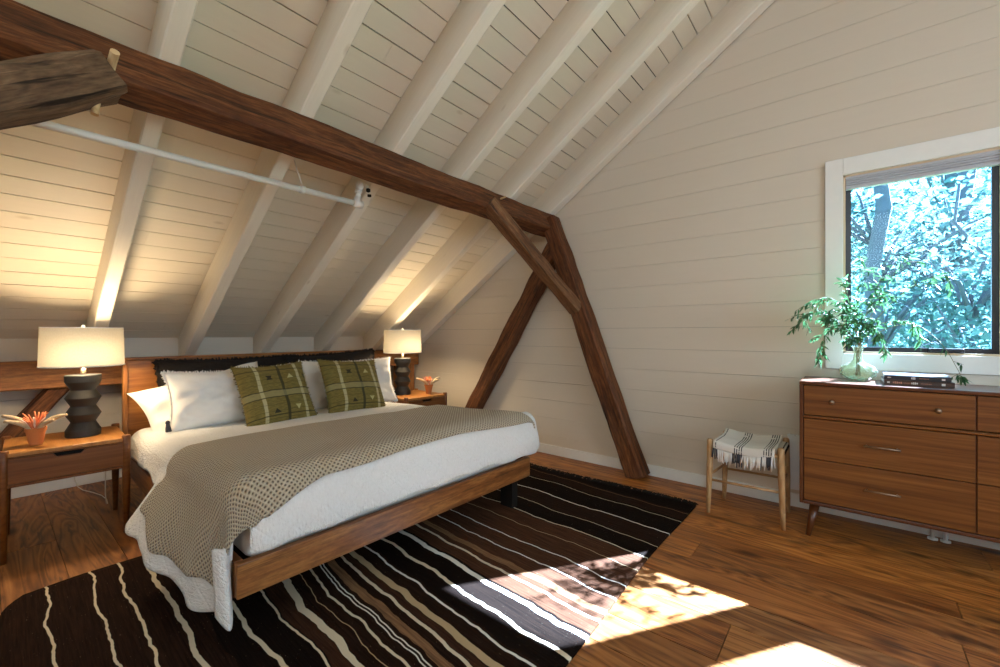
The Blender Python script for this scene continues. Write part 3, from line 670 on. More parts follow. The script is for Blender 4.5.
# ------------------------------------------------------------------ windows
def window(idx, y0, y1, z0, z1, full=True):
    w = bpy.data.objects.new('window_%d' % idx, None); COL.objects.link(w); w['kind'] = 'structure'; w.location = (XG, (y0 + y1) / 2, z0)
    cy = (y0 + y1) / 2
    def P(m, *a, **k):
        m.v = [(v[0] - XG, v[1] - cy, v[2] - z0) for v in m.v]; return m.build(*a, parent=w, **k)
    t = .089; d = .022
    m = MB()
    m.box(XG - d, XG, y0 - t, y0, z0 - t - .01, z1 + t + .015); m.box(XG - d, XG, y1, y1 + t, z0 - t - .01, z1 + t + .015)
    m.box(XG - d, XG, y0, y1, z1, z1 + t + .015); m.box(XG - d, XG, y0, y1, z0 - t - .01, z0)
    P(m, 'window_casing', M['trim'], bevel=.002)
    m = MB(); e = .012
    for a, b_, c_, d_ in ((y0, y0 + e, z0, z1), (y1 - e, y1, z0, z1), (y0, y1, z0, z0 + e), (y0, y1, z1 - e, z1)): m.box(XG - .005, XG + .075, a, b_, c_, d_)
    P(m, 'window_jamb', M['jamb'])
    xs = XG + .030; s = .027; a0, a1, c0, c1 = y0 + e, y1 - e, z0 + e, z1 - e
    m = MB()
    for a, b_, c_, d_ in ((a0, a0 + s, c0, c1), (a1 - s, a1, c0, c1), (a0 + s, a1 - s, c0, c0 + s), (a0 + s, a1 - s, c1 - s, c1)): m.box(xs, xs + .022, a, b_, c_, d_)
    P(m, 'window_sash', M['sash'])
    m = MB(); m.box(xs + .010, xs + .014, a0 + s, a1 - s, c0 + s, c1 - s); P(m, 'window_pane', M['pane'])
    m = MB(); m.box(xs - .03, xs, cy - .19, cy - .05, c0 + .002, c0 + .026); m.box(xs - .035, xs - .028, cy - .18, cy - .11, c0 + .005, c0 + .02); P(m, 'window_crank', M['sash'], bevel=.004)
    # cellular blind, gathered at the head
    m = MB()
    for k in range(4): 
        zz = c1 - .012 - k * .014
        m.hexa([(XG + .000, a0 + .002, zz - .012), (XG + .028, a0 + .002, zz - .012), (XG + .028, a1 - .002, zz - .012), (XG + .000, a1 - .002, zz - .012), (XG + .004, a0 + .002, zz), (XG + .024, a0 + .002, zz), (XG + .024, a1 - .002, zz), (XG + .004, a1 - .002, zz)])
    m.box(XG - .003, XG + .029, a0 + .002, a1 - .002, c1 - .012, c1 - .001); m.box(XG - .003, XG + .029, a0 + .002, a1 - .002, c1 - .078, c1 - .066)
    P(m, 'window_blind', M['blind'])
for i, (a, b_, c_, d_) in enumerate(WIN): window(i + 1, a, b_, c_, d_)
def added_window(idx, along, c0, a0, a1, z0, z1, n):  # unseen windows, added to frame the fill lights
    w = bpy.data.objects.new('window_%d' % idx, None); COL.objects.link(w); w['kind'] = 'structure'
    def bx(m, u0, u1, q0, q1, d0, d1):
        m.box(c0 + d0, c0 + d1, u0, u1, q0, q1) if along == 'Y' else m.box(u0, u1, c0 + d0, c0 + d1, q0, q1)
    m = MB(); t = .09
    for q in ((a0 - t, a0, z0 - t, z1 + t), (a1, a1 + t, z0 - t, z1 + t), (a0, a1, z1, z1 + t), (a0, a1, z0 - t, z0)): bx(m, *q, 0, .02)
    m.build('window_casing', M['trim'], w)
    m = MB(); e = .03
    for q in ((a0, a0 + e, z0, z1), (a1 - e, a1, z0, z1), (a0, a1, z0, z0 + e), (a0, a1, z1 - e, z1)): bx(m, *q, -.06, -.02)
    for k in range(1, n): c = a0 + (a1 - a0) * k / n; bx(m, c - e / 2, c + e / 2, z0, z1, -.06, -.02)
    m.build('window_sash', M['sash'], w)
added_window(3, 'Y', XB, -1.9, .7, 2.1, 3.4, 3)
added_window(4, 'X', YS, -.3, 2.3, .8, 2.3, 3)

# ------------------------------------------------------------------ bed
BL = Vector((.560, 1.655, 0)); BR = R(-1.2); BW_, BLEN = 1.72, 2.12
bed = thing('bed', 'low wooden platform bed with panel headboard between two nightstands', 'bed', BL, BR)
m = MB(); m.box(0, BW_, 0, .032, .212, .335); m.build('foot_rail', M['bed_wood'], bed, bevel=.004)
for x0 in (0, BW_ - .03):
    m = MB(); m.box(x0, x0 + .03, .034, BLEN - .02, .205, .335); m.build('side_rail', M['bed_wood'], bed, bevel=.003)
m = MB(); m.box(-.004, BW_ + .05, 2.085, 2.115, .30, .968); m.build('headboard_panel', M['head_wood'], bed, bevel=.004)
for x0 in (-.022, BW_ + .045):
    m = MB(); m.box(x0, x0 + .024, 2.07, 2.13, 0, .972); m.build('headboard_post', M['head_wood'], bed, bevel=.004)
m = MB(); m.box(-.022, BW_ + .069, 2.07, 2.13, .972, .988); m.build('headboard_cap', M['head_wood'], bed, bevel=.004)
for x0, y0 in ((.16, .45), (BW_ - .10, .07)):
    m = MB(); m.box(x0, x0 + .055, y0, y0 + .10, 0, .206); m.build('leg', M['dark'], bed)
m = MB(); m.box(.031, BW_ - .031, .034, 2.08, .25, .30); m.build('platform', M['dark'], bed)
m = MB(); m.box(.045, BW_ - .045, .050, 2.06, .30, .495); m.build('mattress', M['sheet'], bed, bevel=.05, seg=4, smooth=True)

def zt(b): return .606 - .048 * b
def flare(b):
    pts = [(-.1, 3), (.1, 4), (.3, 10), (.5, 20), (.8, 34), (.95, 33), (1.12, 8), (1.3, 2), (2.2, 0)]
    for (x0, y0), (x1, y1) in zip(pts, pts[1:]):
        if b <= x1:
            t = max(0, (b - x0) / (x1 - x0)); return R(y0 + (y1 - y0) * t)
    return 0
def interp(pts, x):
    if x <= pts[0][0]: return pts[0][1]
    for (x0, y0), (x1, y1) in zip(pts, pts[1:]):
        if x <= x1: t = (x - x0) / (x1 - x0); t = t * t * (3 - 2 * t); return y0 + (y1 - y0) * t
    return pts[-1][1]
def drape(a, b, off=0.0, fold=1.0):
    r_ = .075 + off; T = zt(max(b, 0)) + off
    T += .012 * math.sin(math.pi * min(max(a / BW_, 0), 1)) + mnoise.noise(Vector((a * 3.1, b * 3.1, off * 3))) * .007
    x, y, z = a, b, T
    e = .075
    dz = 0; 
    if a < e:
        s = e - a; th = s / r_
        if th < math.pi / 2: x = e - r_ * math.sin(th); dz = r_ * (1 - math.cos(th))
        else:
            q = s - r_ * math.pi / 2; ph = flare(b)
            ph2 = ph * min(1, q / .06)
            x = -off - q * math.sin(ph2) + fold * (.012 * math.sin(b * 19) + .003 * math.sin(b * 41 + 1)) * min(1, q / .3); dz = r_ + q * math.cos(ph2)
    elif a > BW_ - e:
        s = a - (BW_ - e); th = s / r_
        if th < math.pi / 2: x = BW_ - e + r_ * math.sin(th); dz = r_ * (1 - math.cos(th))
        else: q = s - r_ * math.pi / 2; x = BW_ + off + .01 * math.sin(b * 15) * min(1, q / .2); dz = r_ + q
    dzy = 0
    if a < e and b < e:
        sa, sb_ = e - a, e - b; s = math.hypot(sa, sb_); dx_, dy_ = -sa / s, -sb_ / s; th = s / r_
        if th < math.pi / 2: Rr = r_ * math.sin(th); dd = r_ * (1 - math.cos(th))
        else:
            q = s - r_ * math.pi / 2; ph = flare(max(b, 0)) * min(1, q / .06); w_ = abs(dx_) ** 2
            Rr = r_ + q * math.sin(ph) * w_ + .012 * math.sin(math.atan2(dy_, dx_) * 9) * min(1, q / .2); dd = r_ + q * math.cos(ph * w_)
        return (e + dx_ * Rr, e + dy_ * Rr, max(T - dd, .012))
    if b < e:
        s = e - b; th = s / r_
        if th < math.pi / 2: y = e - r_ * math.sin(th); dzy = r_ * (1 - math.cos(th))
        else: q = s - r_ * math.pi / 2; y = -off - .018 * math.sin(min(q / .2, 1) * math.pi) ; dzy = r_ + q
    if dz and dzy:                       # corner: the side hangs, the foot stays rounded
        x_, y_ = x, y
        z = T - max(dz, dzy) - .25 * min(dz, dzy)
    else: z = T - dz - dzy
    return (x, y, max(z, .012))
E_ = .075
def quilt_hem(b): return interp([(-.1, .50), (.05, .515), (.2, .54), (.45, .485), (.8, .43), (.93, .41), (1.10, .26), (1.3, .225), (2.2, .215)], b)
m = MB(); OFFQ = .012
# top, left hang, right hang
def qf(u, v):
    b = .0 + v * 1.93
    a0 = E_ - quilt_hem(b); a1 = BW_ + .22
    us = u; a = a0 + (a1 - a0) * us; return drape(a, b, OFFQ)
def quv(u, v):
    b = .0 + v * 1.93; a0 = E_ - quilt_hem(b); return (a0 + (BW_ + .22 - a0) * u, b)
m.grid(150, 110, qf, quv)
# foot flap
def ff(u, v):
    a = .035 + u * (BW_ + .03 - .035); L = .30 + .006 * math.sin(a * 23) - .02 * (u > .985)
    b = E_ + .0 - v * (L + E_ * .0) ; p = drape(min(max(a, E_ + .0001), BW_ - E_), b, OFFQ + .001)
    z = p[2]; zz = max(z, .337)
    bul = .012 * math.sin(a * 9) * min(1, v * 2) + (.02 * (v ** 2))
    y = p[1] - .0 - max(0, bul) * .6
    x = a + (.02 if u > .97 else 0)
    if u < .04: y += .02 * (1 - u / .04)
    return (x, y, zz)
m.grid(110, 26, ff, lambda u, v: (.035 + u * BW_, E_ - v * .30), flip=True)
# corner fold hanging at the front left
m.grid(14, 30, lambda u, v: (-.010 - .055 * u + .01 * v, .045 - (.03 + .035 * v) * math.sin(u * math.pi) , .40 - v * (.235 + .035 * math.sin(u * 3.1))), lambda u, v: (u * .1, v * .5))
q = m.build('quilt', M['quilt'], loc=BL, rot=(0, 0, BR), smooth=True, solid=.014)
tag(q, 'white diamond-stitched quilt covering the bed and hanging to the floor at one corner', 'quilt')

# knitted blanket across the foot of the bed
m = MB(); OFFB = .030
def blf(u, v):
    # v along b (foot -> head), u across (left hang -> right)
    foot = interp([(-1, .10), (0, .225), (.35, .12), (1.0, .095), (1.7, .12)], u * 1.8)
    b1 = .86 + .03 * math.sin(u * 7) - .03 * u
    b = E_ - foot + (b1 - E_ + foot) * v
    return b
def bl(u, v):
    W_ = 1.0
    # left hang length depends on v
    bb = max(blf(u, v), -.05)
    hang = quilt_hem(max(.05, bb)) - .065 - .02 * math.sin(bb * 9)
    a0 = E_ - hang; a1 = BW_ + .10; a = a0 + (a1 - a0) * u
    uu = min(max(a / 1.8, 0), 1)
    b = blf(uu, v)
    if a < .02:      # the side hang slants back as it falls
        t = min(1, (.02 - a) / .45); b = b + t * .16 * (1 - v)
    p = drape(a, b, OFFB, .8)
    return p, (a, b)
m.grid(150, 90, lambda u, v: bl(u, v)[0], lambda u, v: bl(u, v)[1])
q = m.build('knit_blanket', M['knit'], loc=BL, rot=(0, 0, BR), smooth=True, solid=.012)
tag(q, 'beige waffle-knit blanket laid across the foot of the bed', 'blanket')

# ------------------------------------------------------------------ pillows
def pillow_mb(w, h, t, n=2.6, pinch=.05, seed=0, wr=.012):
    m = MB(); NU, NV = 34, 28
    def side(sg):
        def fn(u, v):
            x = (u * 2 - 1); y = (v * 2 - 1)
            ed = (1 - abs(x) ** n) * (1 - abs(y) ** n)
            th = t / 2 * (max(ed, 0) ** .55)
            px = x * w / 2 * (1 - pinch * (1 - y * y) ** 1.0 * abs(x) ** 2); py = y * h / 2 * (1 - pinch * 1.3 * (1 - x * x) * abs(y) ** 2)
            nz = mnoise.noise(Vector((x * 2.2 + seed * 7, y * 2.2, sg * .5))) * wr * (ed ** .3 if ed > 0 else 0)
            nz += mnoise.noise(Vector((x * 6 + seed * 3, y * 6, 2.0))) * wr * .35 * (ed ** .3 if ed > 0 else 0)
            return (px, -sg * (th + nz) if ed > 1e-6 else 0.0, py + h / 2)
        return fn
    m.grid(NU, NV, side(1)); m.grid(NU, NV, side(-1), flip=True)
    return m
def fringe_mb(w, h, pinch, length, count, seed=0, thick=.004, sides='tblr'):
    m = MB(); r2 = random.Random(seed)
    def edge(p):  # p in [0,4)
        s_ = int(p); f = p - s_; c = f * 2 - 1
        if s_ == 0: x, y, nx, nz = c, 1, 0, 1
        elif s_ == 1: x, y, nx, nz = 1, -c, 1, 0
        elif s_ == 2: x, y, nx, nz = -c, -1, 0, -1
        else: x, y, nx, nz = -1, c, -1, 0
        px = x * w / 2 * (1 - pinch * (1 - y * y) * abs(x) ** 2); py = y * h / 2 * (1 - pinch * 1.3 * (1 - x * x) * abs(y) ** 2)
        return px, py + h / 2, nx, nz, s_
    for i in range(count):
        px, pz, nx, nz, s_ = edge(4 * (i + r2.random() * .6) / count % 4)
        if 'trbl'[s_] not in sides: continue
        L = length * (.6 + r2.random() * .7); dx = nx * L + (r2.random() - .5) * L * .9; dz = nz * L + (r2.random() - .5) * L * .9; dy = (r2.random() - .5) * L
        m.tube([(px - nx * .004, 0, pz - nz * .004), (px + dx * .6, dy * .5, pz + dz * .6), (px + dx, dy, pz + dz)], [thick, thick, thick * .5], 5)
    return m
def place_pillow(root, x, y, z, lean, rz=0.0, roll=0.0):
    root.location = BL + Matrix.Rotation(BR, 3, 'Z') @ Vector((x, y, z)); root.rotation_mode = 'XYZ'
    root.rotation_euler = (-lean, roll, BR + rz)
def make_pillow(name, label, cat, w, h, t, mat, group=None, fr=None, pinch=.05, seed=0, n=2.6, wr=.012):
    root = thing(name, label, cat, group=group)
    pillow_mb(w, h, t, n, pinch, seed, wr).build('pillow_cover', mat, root, smooth=True, merge=.0004)
    if fr: fringe_mb(w, h, pinch, fr[1], fr[2], seed, fr[3]).build('fringe', fr[0], root)
    return root
top = .545
# leaning is about X: positive lean tips the top back towards the headboard
GP = 'black fringed pillows against the headboard'
b1 = make_pillow('black_pillow', 'black fringed pillow against the headboard, left of the pair', 'pillow', .92, .40, .13, M['black_cloth'], GP, (M['black_cloth'], .014, 520, .006), seed=1)
place_pillow(b1, .60, 1.965, top + .02, R(10))
b2 = make_pillow('black_pillow', 'black fringed pillow against the headboard, right of the pair, corner sticking out', 'pillow', .84, .41, .13, M['black_cloth'], GP, (M['black_cloth'], .016, 520, .006), seed=2)
place_pillow(b2, 1.43, 1.955, top + .02, R(8), roll=R(-2.5))
sp = make_pillow('sleeping_pillow', 'plain white pillow wedged at the left end behind the white sham', 'pillow', .80, .42, .22, M['sheet'], seed=3, pinch=.10, n=2.2, wr=.05)
place_pillow(sp, .44, 1.64, top - .0, R(42), rz=R(3), roll=R(-12))
GW = 'white fringed pillow shams'
w1 = make_pillow('white_sham', 'white fringed pillow sham at the left, fully in view', 'pillow', .80, .405, .19, M['white_cloth'], GW, (M['white_cloth'], .009, 400, .003), seed=4, pinch=.09, wr=.040)
place_pillow(w1, .51, 1.54, top - .015, R(20), rz=R(0), roll=R(-.5))
w2 = make_pillow('white_sham', 'white fringed pillow sham at the right behind the second olive cushion', 'pillow', .84, .42, .19, M['white_cloth'], GW, (M['white_cloth'], .009, 400, .003), seed=5, pinch=.09, wr=.040)
place_pillow(w2, 1.40, 1.60, top - .015, R(18), rz=R(-2))
GC = 'olive green woven cushions'
g1 = make_pillow('olive_cushion', 'olive woven cushion in front of the left white sham', 'cushion', .47, .475, .15, M['cushion'], GC, (M['cushion'], .009, 150, .003), pinch=.07, seed=6)
place_pillow(g1, .69, 1.27, top - .02, R(30), rz=R(2), roll=R(-2))
g2 = make_pillow('olive_cushion', 'olive woven cushion nearer the far lamp, right of the pair', 'cushion', .50, .475, .15, M['cushion'], GC, (M['cushion'], .009, 150, .003), pinch=.07, seed=7)
place_pillow(g2, 1.25, 1.28, top - .02, R(29), rz=R(0), roll=R(3))
# tassel on the lower corner of the left sham
m = MB(); r2 = random.Random(2)
m.lathe([(.002, .03), (.010, .025), (.012, .012), (.008, .006)], 10)
for k in range(16):
    a = k * .39; m.tube([(.006 * math.cos(a), .006 * math.sin(a), .01), (.012 * math.cos(a), .012 * math.sin(a), -.02), (.014 * math.cos(a), .014 * math.sin(a) - .005, -.04)], .0025, 4)
m.build('tassel', M['tassel'], w1, loc=(-.40, -.03, .06))

# ------------------------------------------------------------------ nightstands
NSW, NSD, NSH = .50, .50, .548
def make_nightstand(label):
    t = thing('nightstand', label, 'nightstand', group='matching wooden nightstands')
    lw = .036
    for (x, y) in ((0, 0), (NSW - lw, 0), (0, NSD - lw), (NSW - lw, NSD - lw)):
        m = MB(); cx, cy = x + lw / 2, y + lw / 2
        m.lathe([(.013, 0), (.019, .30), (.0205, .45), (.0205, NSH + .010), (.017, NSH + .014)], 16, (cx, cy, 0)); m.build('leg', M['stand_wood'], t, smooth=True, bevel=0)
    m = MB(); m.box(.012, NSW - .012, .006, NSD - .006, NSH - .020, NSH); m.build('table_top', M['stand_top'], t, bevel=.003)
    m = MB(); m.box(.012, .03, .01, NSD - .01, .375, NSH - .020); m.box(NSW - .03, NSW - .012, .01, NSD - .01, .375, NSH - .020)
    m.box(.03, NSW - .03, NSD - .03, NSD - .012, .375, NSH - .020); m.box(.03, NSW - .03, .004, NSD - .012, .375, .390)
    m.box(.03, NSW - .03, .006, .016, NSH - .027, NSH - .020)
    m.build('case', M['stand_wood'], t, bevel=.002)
    # drawer front with a cut-out pull
    x0, x1, z0, z1 = .034, NSW - .034, .393, NSH - .028; c = NSW / 2; zc = z1 - .020
    m = MB()
    def pr_(poly, y0, y1):
        b = len(m.v); n = len(poly)
        m.v += [(p[0], y0, p[1]) for p in poly] + [(p[0], y1, p[1]) for p in poly]
        m.face([b + i for i in range(n)], [(p[0], p[1]) for p in poly]); m.face([b + n + i for i in reversed(range(n))], [(p[0], p[1]) for p in reversed(poly)])
        for i in range(n):
            j = (i + 1) % n; m.face([b + j, b + i, b + n + i, b + n + j], [(poly[j][0], poly[j][1]), (poly[i][0], poly[i][1]), (poly[i][0], poly[i][1] + .01), (poly[j][0], poly[j][1] + .01)])
    pr_([(x0, z0), (c, z0), (c, zc), (c - .045, zc), (c - .062, z1), (x0, z1)], .002, .018)
    pr_([(c, z0), (x1, z0), (x1, z1), (c + .062, z1), (c + .045, zc), (c, zc)], .002, .018)
    m.build('drawer', M['stand_wood'], t)
    m = MB(); m.box(.032, NSW - .032, .030, .034, .392, NSH - .022); m.build('drawer_recess', M['dark'], t)
    return t
n1 = make_nightstand('wooden nightstand left of the bed, holding the nearer lamp'); n1.location = (.035, 3.235, 0); n1.rotation_euler = (0, 0, R(-2.5))
n2 = copy_tree(n1, label='wooden nightstand on the far side of the bed by the gable wall', loc=(2.43, 3.11, 0))

# lamps
def make_lamp(label):
    t = thing('table_lamp', label, 'lamp', group='matching table lamps')
    h = .366
    pf = [(.0, 0), (.076, 0), (.078, .004), (.078, .036), (.072, .046), (.055, .080), (.055, .084), (.079, .128), (.079, .132), (.056, .174), (.056, .178), (.079, .222), (.079, .226), (.055, .268), (.055, .272), (.079, .318), (.080, .352), (.078, .358), (.030, .3595), (.0, .3595)]
    m = MB(); m.lathe(pf[1:-1], 48); m.build('lamp_base', M['ceramic'], t, smooth=False, bevel=0)
    m = MB(); m.lathe([(.012, h - .001), (.012, h + .04)], 16); m.lathe([(.016, h + .035), (.017, h + .075), (.012, h + .085)], 16); m.build('lamp_neck', M['brass'], t, smooth=True)
    # shade: thin-walled slightly tapered drum
    r0, r1, z0, z1 = .184, .178, h + .046, h + .046 + .222
    m = MB(); m.lathe([(r0, z0), (r1, z1)], 64, cap0=False, cap1=False); o = m.build('lamp_shade', M['shade'], t, smooth=True)
    m = MB()
    for rr_, zz in ((r0, z0), (r1, z1)):
        m = MB(); m.lathe([(rr_ - .001, zz - .002), (rr_ + .0015, zz - .002), (rr_ + .0015, zz + .004), (rr_ - .001, zz + .004)], 64, cap0=False, cap1=False); m.build('shade_rim', M['trim'], o)
    m = MB(); m.tube([(-r1, 0, z1 - .01), (r1, 0, z1 - .01)], .0018, 6); m.tube([(0, -r1, z1 - .01), (0, r1, z1 - .01)], .0018, 6); m.tube([(.03, 0, h + .06), (.04, 0, h + .14), (.03, 0, z1 - .02), (0, 0, z1 - .01)], .0018, 6); m.tube([(-.03, 0, h + .06), (-.04, 0, h + .14), (-.03, 0, z1 - .02), (0, 0, z1 - .01)], .0018, 6)
    m.build('harp', M['brass'], t)
    m = MB(); m.lathe([(.004, z1 - .01), (.005, z1 + .004), (.009, z1 + .008), (.009, z1 + .016), (.003, z1 + .020)], 12); m.build('finial', M['trim'], t, smooth=True)
    m = MB(); m.lathe([(.012, h + .08), (.022, h + .10), (.030, h + .13), (.026, h + .155), (.012, h + .168)], 16); m.build('bulb', M['bulb'], t, smooth=True)
    return t
LAMPW = 28.0
def lamp_light(loc):
    o = light('lamp_glow', 'POINT', (loc[0] + .0, loc[1] - .055, loc[2] + .475), LAMPW, (1.0, 0.78, 0.50), shadow_soft_size=.055)
L1 = (.366, 3.49, NSH + .001); L2 = (2.625, 3.41, NSH + .001)
l1 = make_lamp('charcoal stacked ceramic table lamp with white drum shade, on the left nightstand'); l1.location = L1; lamp_light(L1)
l2 = copy_tree(l1, label='charcoal stacked ceramic table lamp with white drum shade, on the far nightstand', loc=L2); lamp_light(L2)

# pots with dried flowers
def make_pot(label, curls):
    t = thing('terracotta_pot', label, 'flower pot', group='terracotta pots of dried flowers')
    m = MB(); m.lathe([(.026, 0), (.038, .072), (.042, .074), (.043, .092), (.039, .092), (.036, .075), (.026, .02)], 28, cap1=True); m.build('pot', M['terracotta'], t, smooth=False)
    r2 = random.Random(11)
    def curl(mm, base, ang, L, rr_, bend, n=9):
        p = Vector(base); d = Vector((math.cos(ang) * .3, math.sin(ang) * .3, 1)).normalized(); P = [tuple(p)]
        for i in range(n):
            d = (d + Vector((math.cos(ang) * bend, math.sin(ang) * bend, -bend * .35))).normalized(); p = p + d * (L / n); P.append(tuple(p))
        mm.tube(P, [rr_ * (.5 + .5 * math.sin(math.pi * (i + 1) / (n + 1.5))) for i in range(n + 1)], 7)
    m = MB()
    for a, L in curls: curl(m, (.012 * math.cos(a), .012 * math.sin(a), .07), a, L, .0125, .15)
    m.build('beige_seed_heads', M['pod_beige'], t, smooth=True)
    m = MB()
    for k in range(22): curl(m, (.02 * (r2.random() - .5), .02 * (r2.random() - .5), .075), r2.random() * 6.28, .06 + r2.random() * .055, .0050, .0 + r2.random() * .06)
    m.build('orange_petals', M['pod_orange'], t, smooth=True)
    m = MB()
    for k in range(9): curl(m, (.02 * (r2.random() - .5), .02 * (r2.random() - .5), .075), r2.random() * 6.28, .05 + r2.random() * .04, .0045, .02 + r2.random() * .07)
    m.build('pale_petals', M['pod_pink'], t, smooth=True)
    return t
p1 = make_pot('terracotta pot of curly dried flowers beside the nearer lamp', [(2.5, .17), (3.0, .13), (-.65, .16), (-.95, .12)]); p1.location = (.172, 3.395, NSH + .001)
p2 = copy_tree(p1, label='small terracotta pot of dried flowers beside the far lamp', loc=(2.815, 3.24, NSH + .001)); p2.rotation_euler = (0, 0, .5)

# white power cord behind the left nightstand
m = MB(); m.tube([(.42, 4.475, .12), (.42, 4.45, .06), (.43, 4.40, .02), (.45, 4.32, .006), (.49, 4.20, .005), (.52, 4.08, .005), (.53, 3.96, .005), (.52, 3.85, .006), (.505, 3.77, .03), (.497, 3.752, .10), (.497, 3.75, .40), (.49, 3.74, .52), (.46, 3.71, .556), (.42, 3.62, .552)], .003, 6)
tag(m.build('power_cord', M['cord'], smooth=True), 'thin white lamp cord trailing on the floor behind the left nightstand', 'cord')

# ------------------------------------------------------------------ rug
RX0, RX1, RY0, RY1 = .03, 3.01, .755, 2.80
m = MB(); NU, NV = 90, 60
def rugf(u, v):
    x0 = RX0 + .02 * math.sin(v * 7) + .06 * max(0, (v - .93) / .07) ** 2 + .02 * (1 - v); x1 = RX1 - .012 + .012 * math.sin(v * 9)
    x = x0 + (x1 - x0) * u; y0 = RY0 - .015 + .05 * u + .010 * math.sin(u * 11) ; y1 = RY1 + .012 * math.sin(u * 9 + 2) - .03 * max(0, (.06 - u) / .06)
    y = y0 + (y1 - y0) * v
    z = .010 + .0015 * mnoise.noise(Vector((x * 3, y * 3, 0)))
    return (x, y, z)
def ruguv(u, v):
    p = rugf(u, v); return (p[0] + .075 * (1.85 - p[1]) * (1 if p[0] > .8 else .4), p[1])
m.grid(NU, NV, rugf, ruguv)
rug = thing('rug', 'dark brown and black striped flat-woven rug under the bed', 'rug')
m.build('rug_weave', M['rug'], rug, smooth=True, solid=.009)
m = MB(); r2 = random.Random(4)
for k in range(420):
    v = r2.random(); p = rugf(1, v); L = .012 + r2.random() * .028
    m.tube([(p[0] - .01, p[1], .010), (p[0] + L * .6, p[1] + (r2.random() - .5) * .02, .014 + r2.random() * .006), (p[0] + L, p[1] + (r2.random() - .5) * .03, .006)], [.0045, .004, .0025], 5)
m.build('fringe', M['black_cloth'], rug)

# ------------------------------------------------------------------ dresser
DX0, DX1, DY1, DY0 = 2.98, 3.368, .216, -1.205
dr = thing('dresser', 'long mid-century wooden dresser with six drawers under the window', 'dresser', (DX0, DY1, 0))
def DB(m, name, mat, parent=dr, **k):
    m.v = [(v[0] - DX0, v[1] - DY1, v[2]) for v in m.v]; return m.build(name, mat, parent, **k)
zb, zt_ = .179, .876
m = MB(); m.box(DX0 - .004, DX1, DY0, DY1, zt_ - .019, zt_); DB(m, 'dresser_top', M['dresser_dark'], bevel=.004)
m = MB(); m.box(DX0 - .004, DX1, DY1 - .018, DY1, zb, zt_ - .019); m.box(DX0 - .004, DX1, DY0, DY0 + .018, zb, zt_ - .019)
m.box(DX0 - .004, DX1, DY0 + .018, DY1 - .018, zb, zb + .019); m.box(DX1 - .01, DX1, DY0 + .018, DY1 - .018, zb + .019, zt_ - .019)
DB(m, 'case', M['dresser_dark'], bevel=.003)
m = MB(); m.box(DX0 + .022, DX0 + .026, DY0 + .018, DY1 - .018, zb + .019, zt_ - .019); DB(m, 'case_interior', M['dark'])
m = MB(); m.box(DX0 - .010, DX0 + .02, DY0 + .018, DY1 - .018, .669, .685); DB(m, 'middle_rail', M['dresser'], bevel=.006)
def drawer(y0, y1, z0, z1, pull):
    m = MB(); g = .0022; m.box(DX0 + .001, DX0 + .022, y0 + g, y1 - g, z0 + g, z1 - g, L=1); d = DB(m, 'drawer', M['dresser'], bevel=.0015)
    cy, cz = (y0 + y1) / 2, (z0 + z1) / 2
    if pull == 'knobs':
        for yy in (cy + .205, cy - .205):
            k = MB(); T = Matrix.Translation((DX0, yy, cz)) @ Matrix.Rotation(R(-90), 4, 'Y'); k.lathe([(.005, -.002), (.005, .012), (.011, .016), (.0125, .022), (.008, .027)], 16, T=T); DB(k, 'knob', M['bronze'], d, smooth=True)
    else:
        k = MB(); k.tube([(DX0 - .022, cy + .072, cz + .0), (DX0 - .022, cy - .072, cz)], .0052, 10)
        for yy in (cy + .06, cy - .06): k.tube([(DX0 + .002, yy, cz), (DX0 - .022, yy, cz)], .0042, 8)
        DB(k, 'handle', M['bronze'], d, smooth=True)
ymid = (DY0 + DY1) / 2 + .02
ymid = -.470
for (a, b_) in ((ymid + .0008, DY1 - .019), (DY0 + .019, ymid - .0008)):
    drawer(a, b_, .687, zt_ - .021, 'knobs'); drawer(a, b_, .438, .667, 'bar'); drawer(a, b_, .199, .438, 'bar')
m = MB(); m.box(DX0 + .012, DX0 + .02, ymid - .004, ymid + .004, zb + .019, zt_ - .019); DB(m, 'divider', M['dresser_dark'])
for (x, y, sx, sy) in ((DX0 + .06, DY1 - .07, -1, 1), (DX1 - .06, DY1 - .07, 1, 1), (DX0 + .06, DY0 + .07, -1, -1), (DX1 - .06, DY0 + .07, 1, -1)):
    m = MB(); m.tube([(x, y, zb), (x + sx * .062, y + sy * .030, 0)], [.025, .0125], 16); DB(m, 'leg', M['dresser_dark'], smooth=True)

# radiator behind the dresser
rd = thing('radiator', 'white panel radiator on the gable wall half hidden by the dresser', 'radiator', (3.40, .31, .12))
m = MB(); m.box(-.018, .012, -1.3, 0, 0, .352); m.build('panel', M['white_metal'], rd, bevel=.006)
m = MB()
for k in range(38): yy = -.02 - k * .034; m.box(-.0205, -.0175, yy - .011, yy, .02, .332)
m.build('panel_ribs', M['white_metal'], rd, bevel=.001)
m = MB(); m.box(-.022, .013, -1.3, .002, .350, .358)
for k in range(60): m.box(-.024, .013, -.012 - k * .021, -.004 - k * .021, .357, .362)
m.build('top_grille', M['white_metal'], rd)
for yy in (-.675, -.725):
    m = MB(); m.tube([(-.012, yy, .02), (-.04, yy, -.04), (-.04, yy, -.119)], .010, 10); m.lathe([(.022, -.119), (.022, -.110)], 16, (-.04, yy, 0)); m.build('supply_pipe', M['white_metal'], rd, smooth=True)

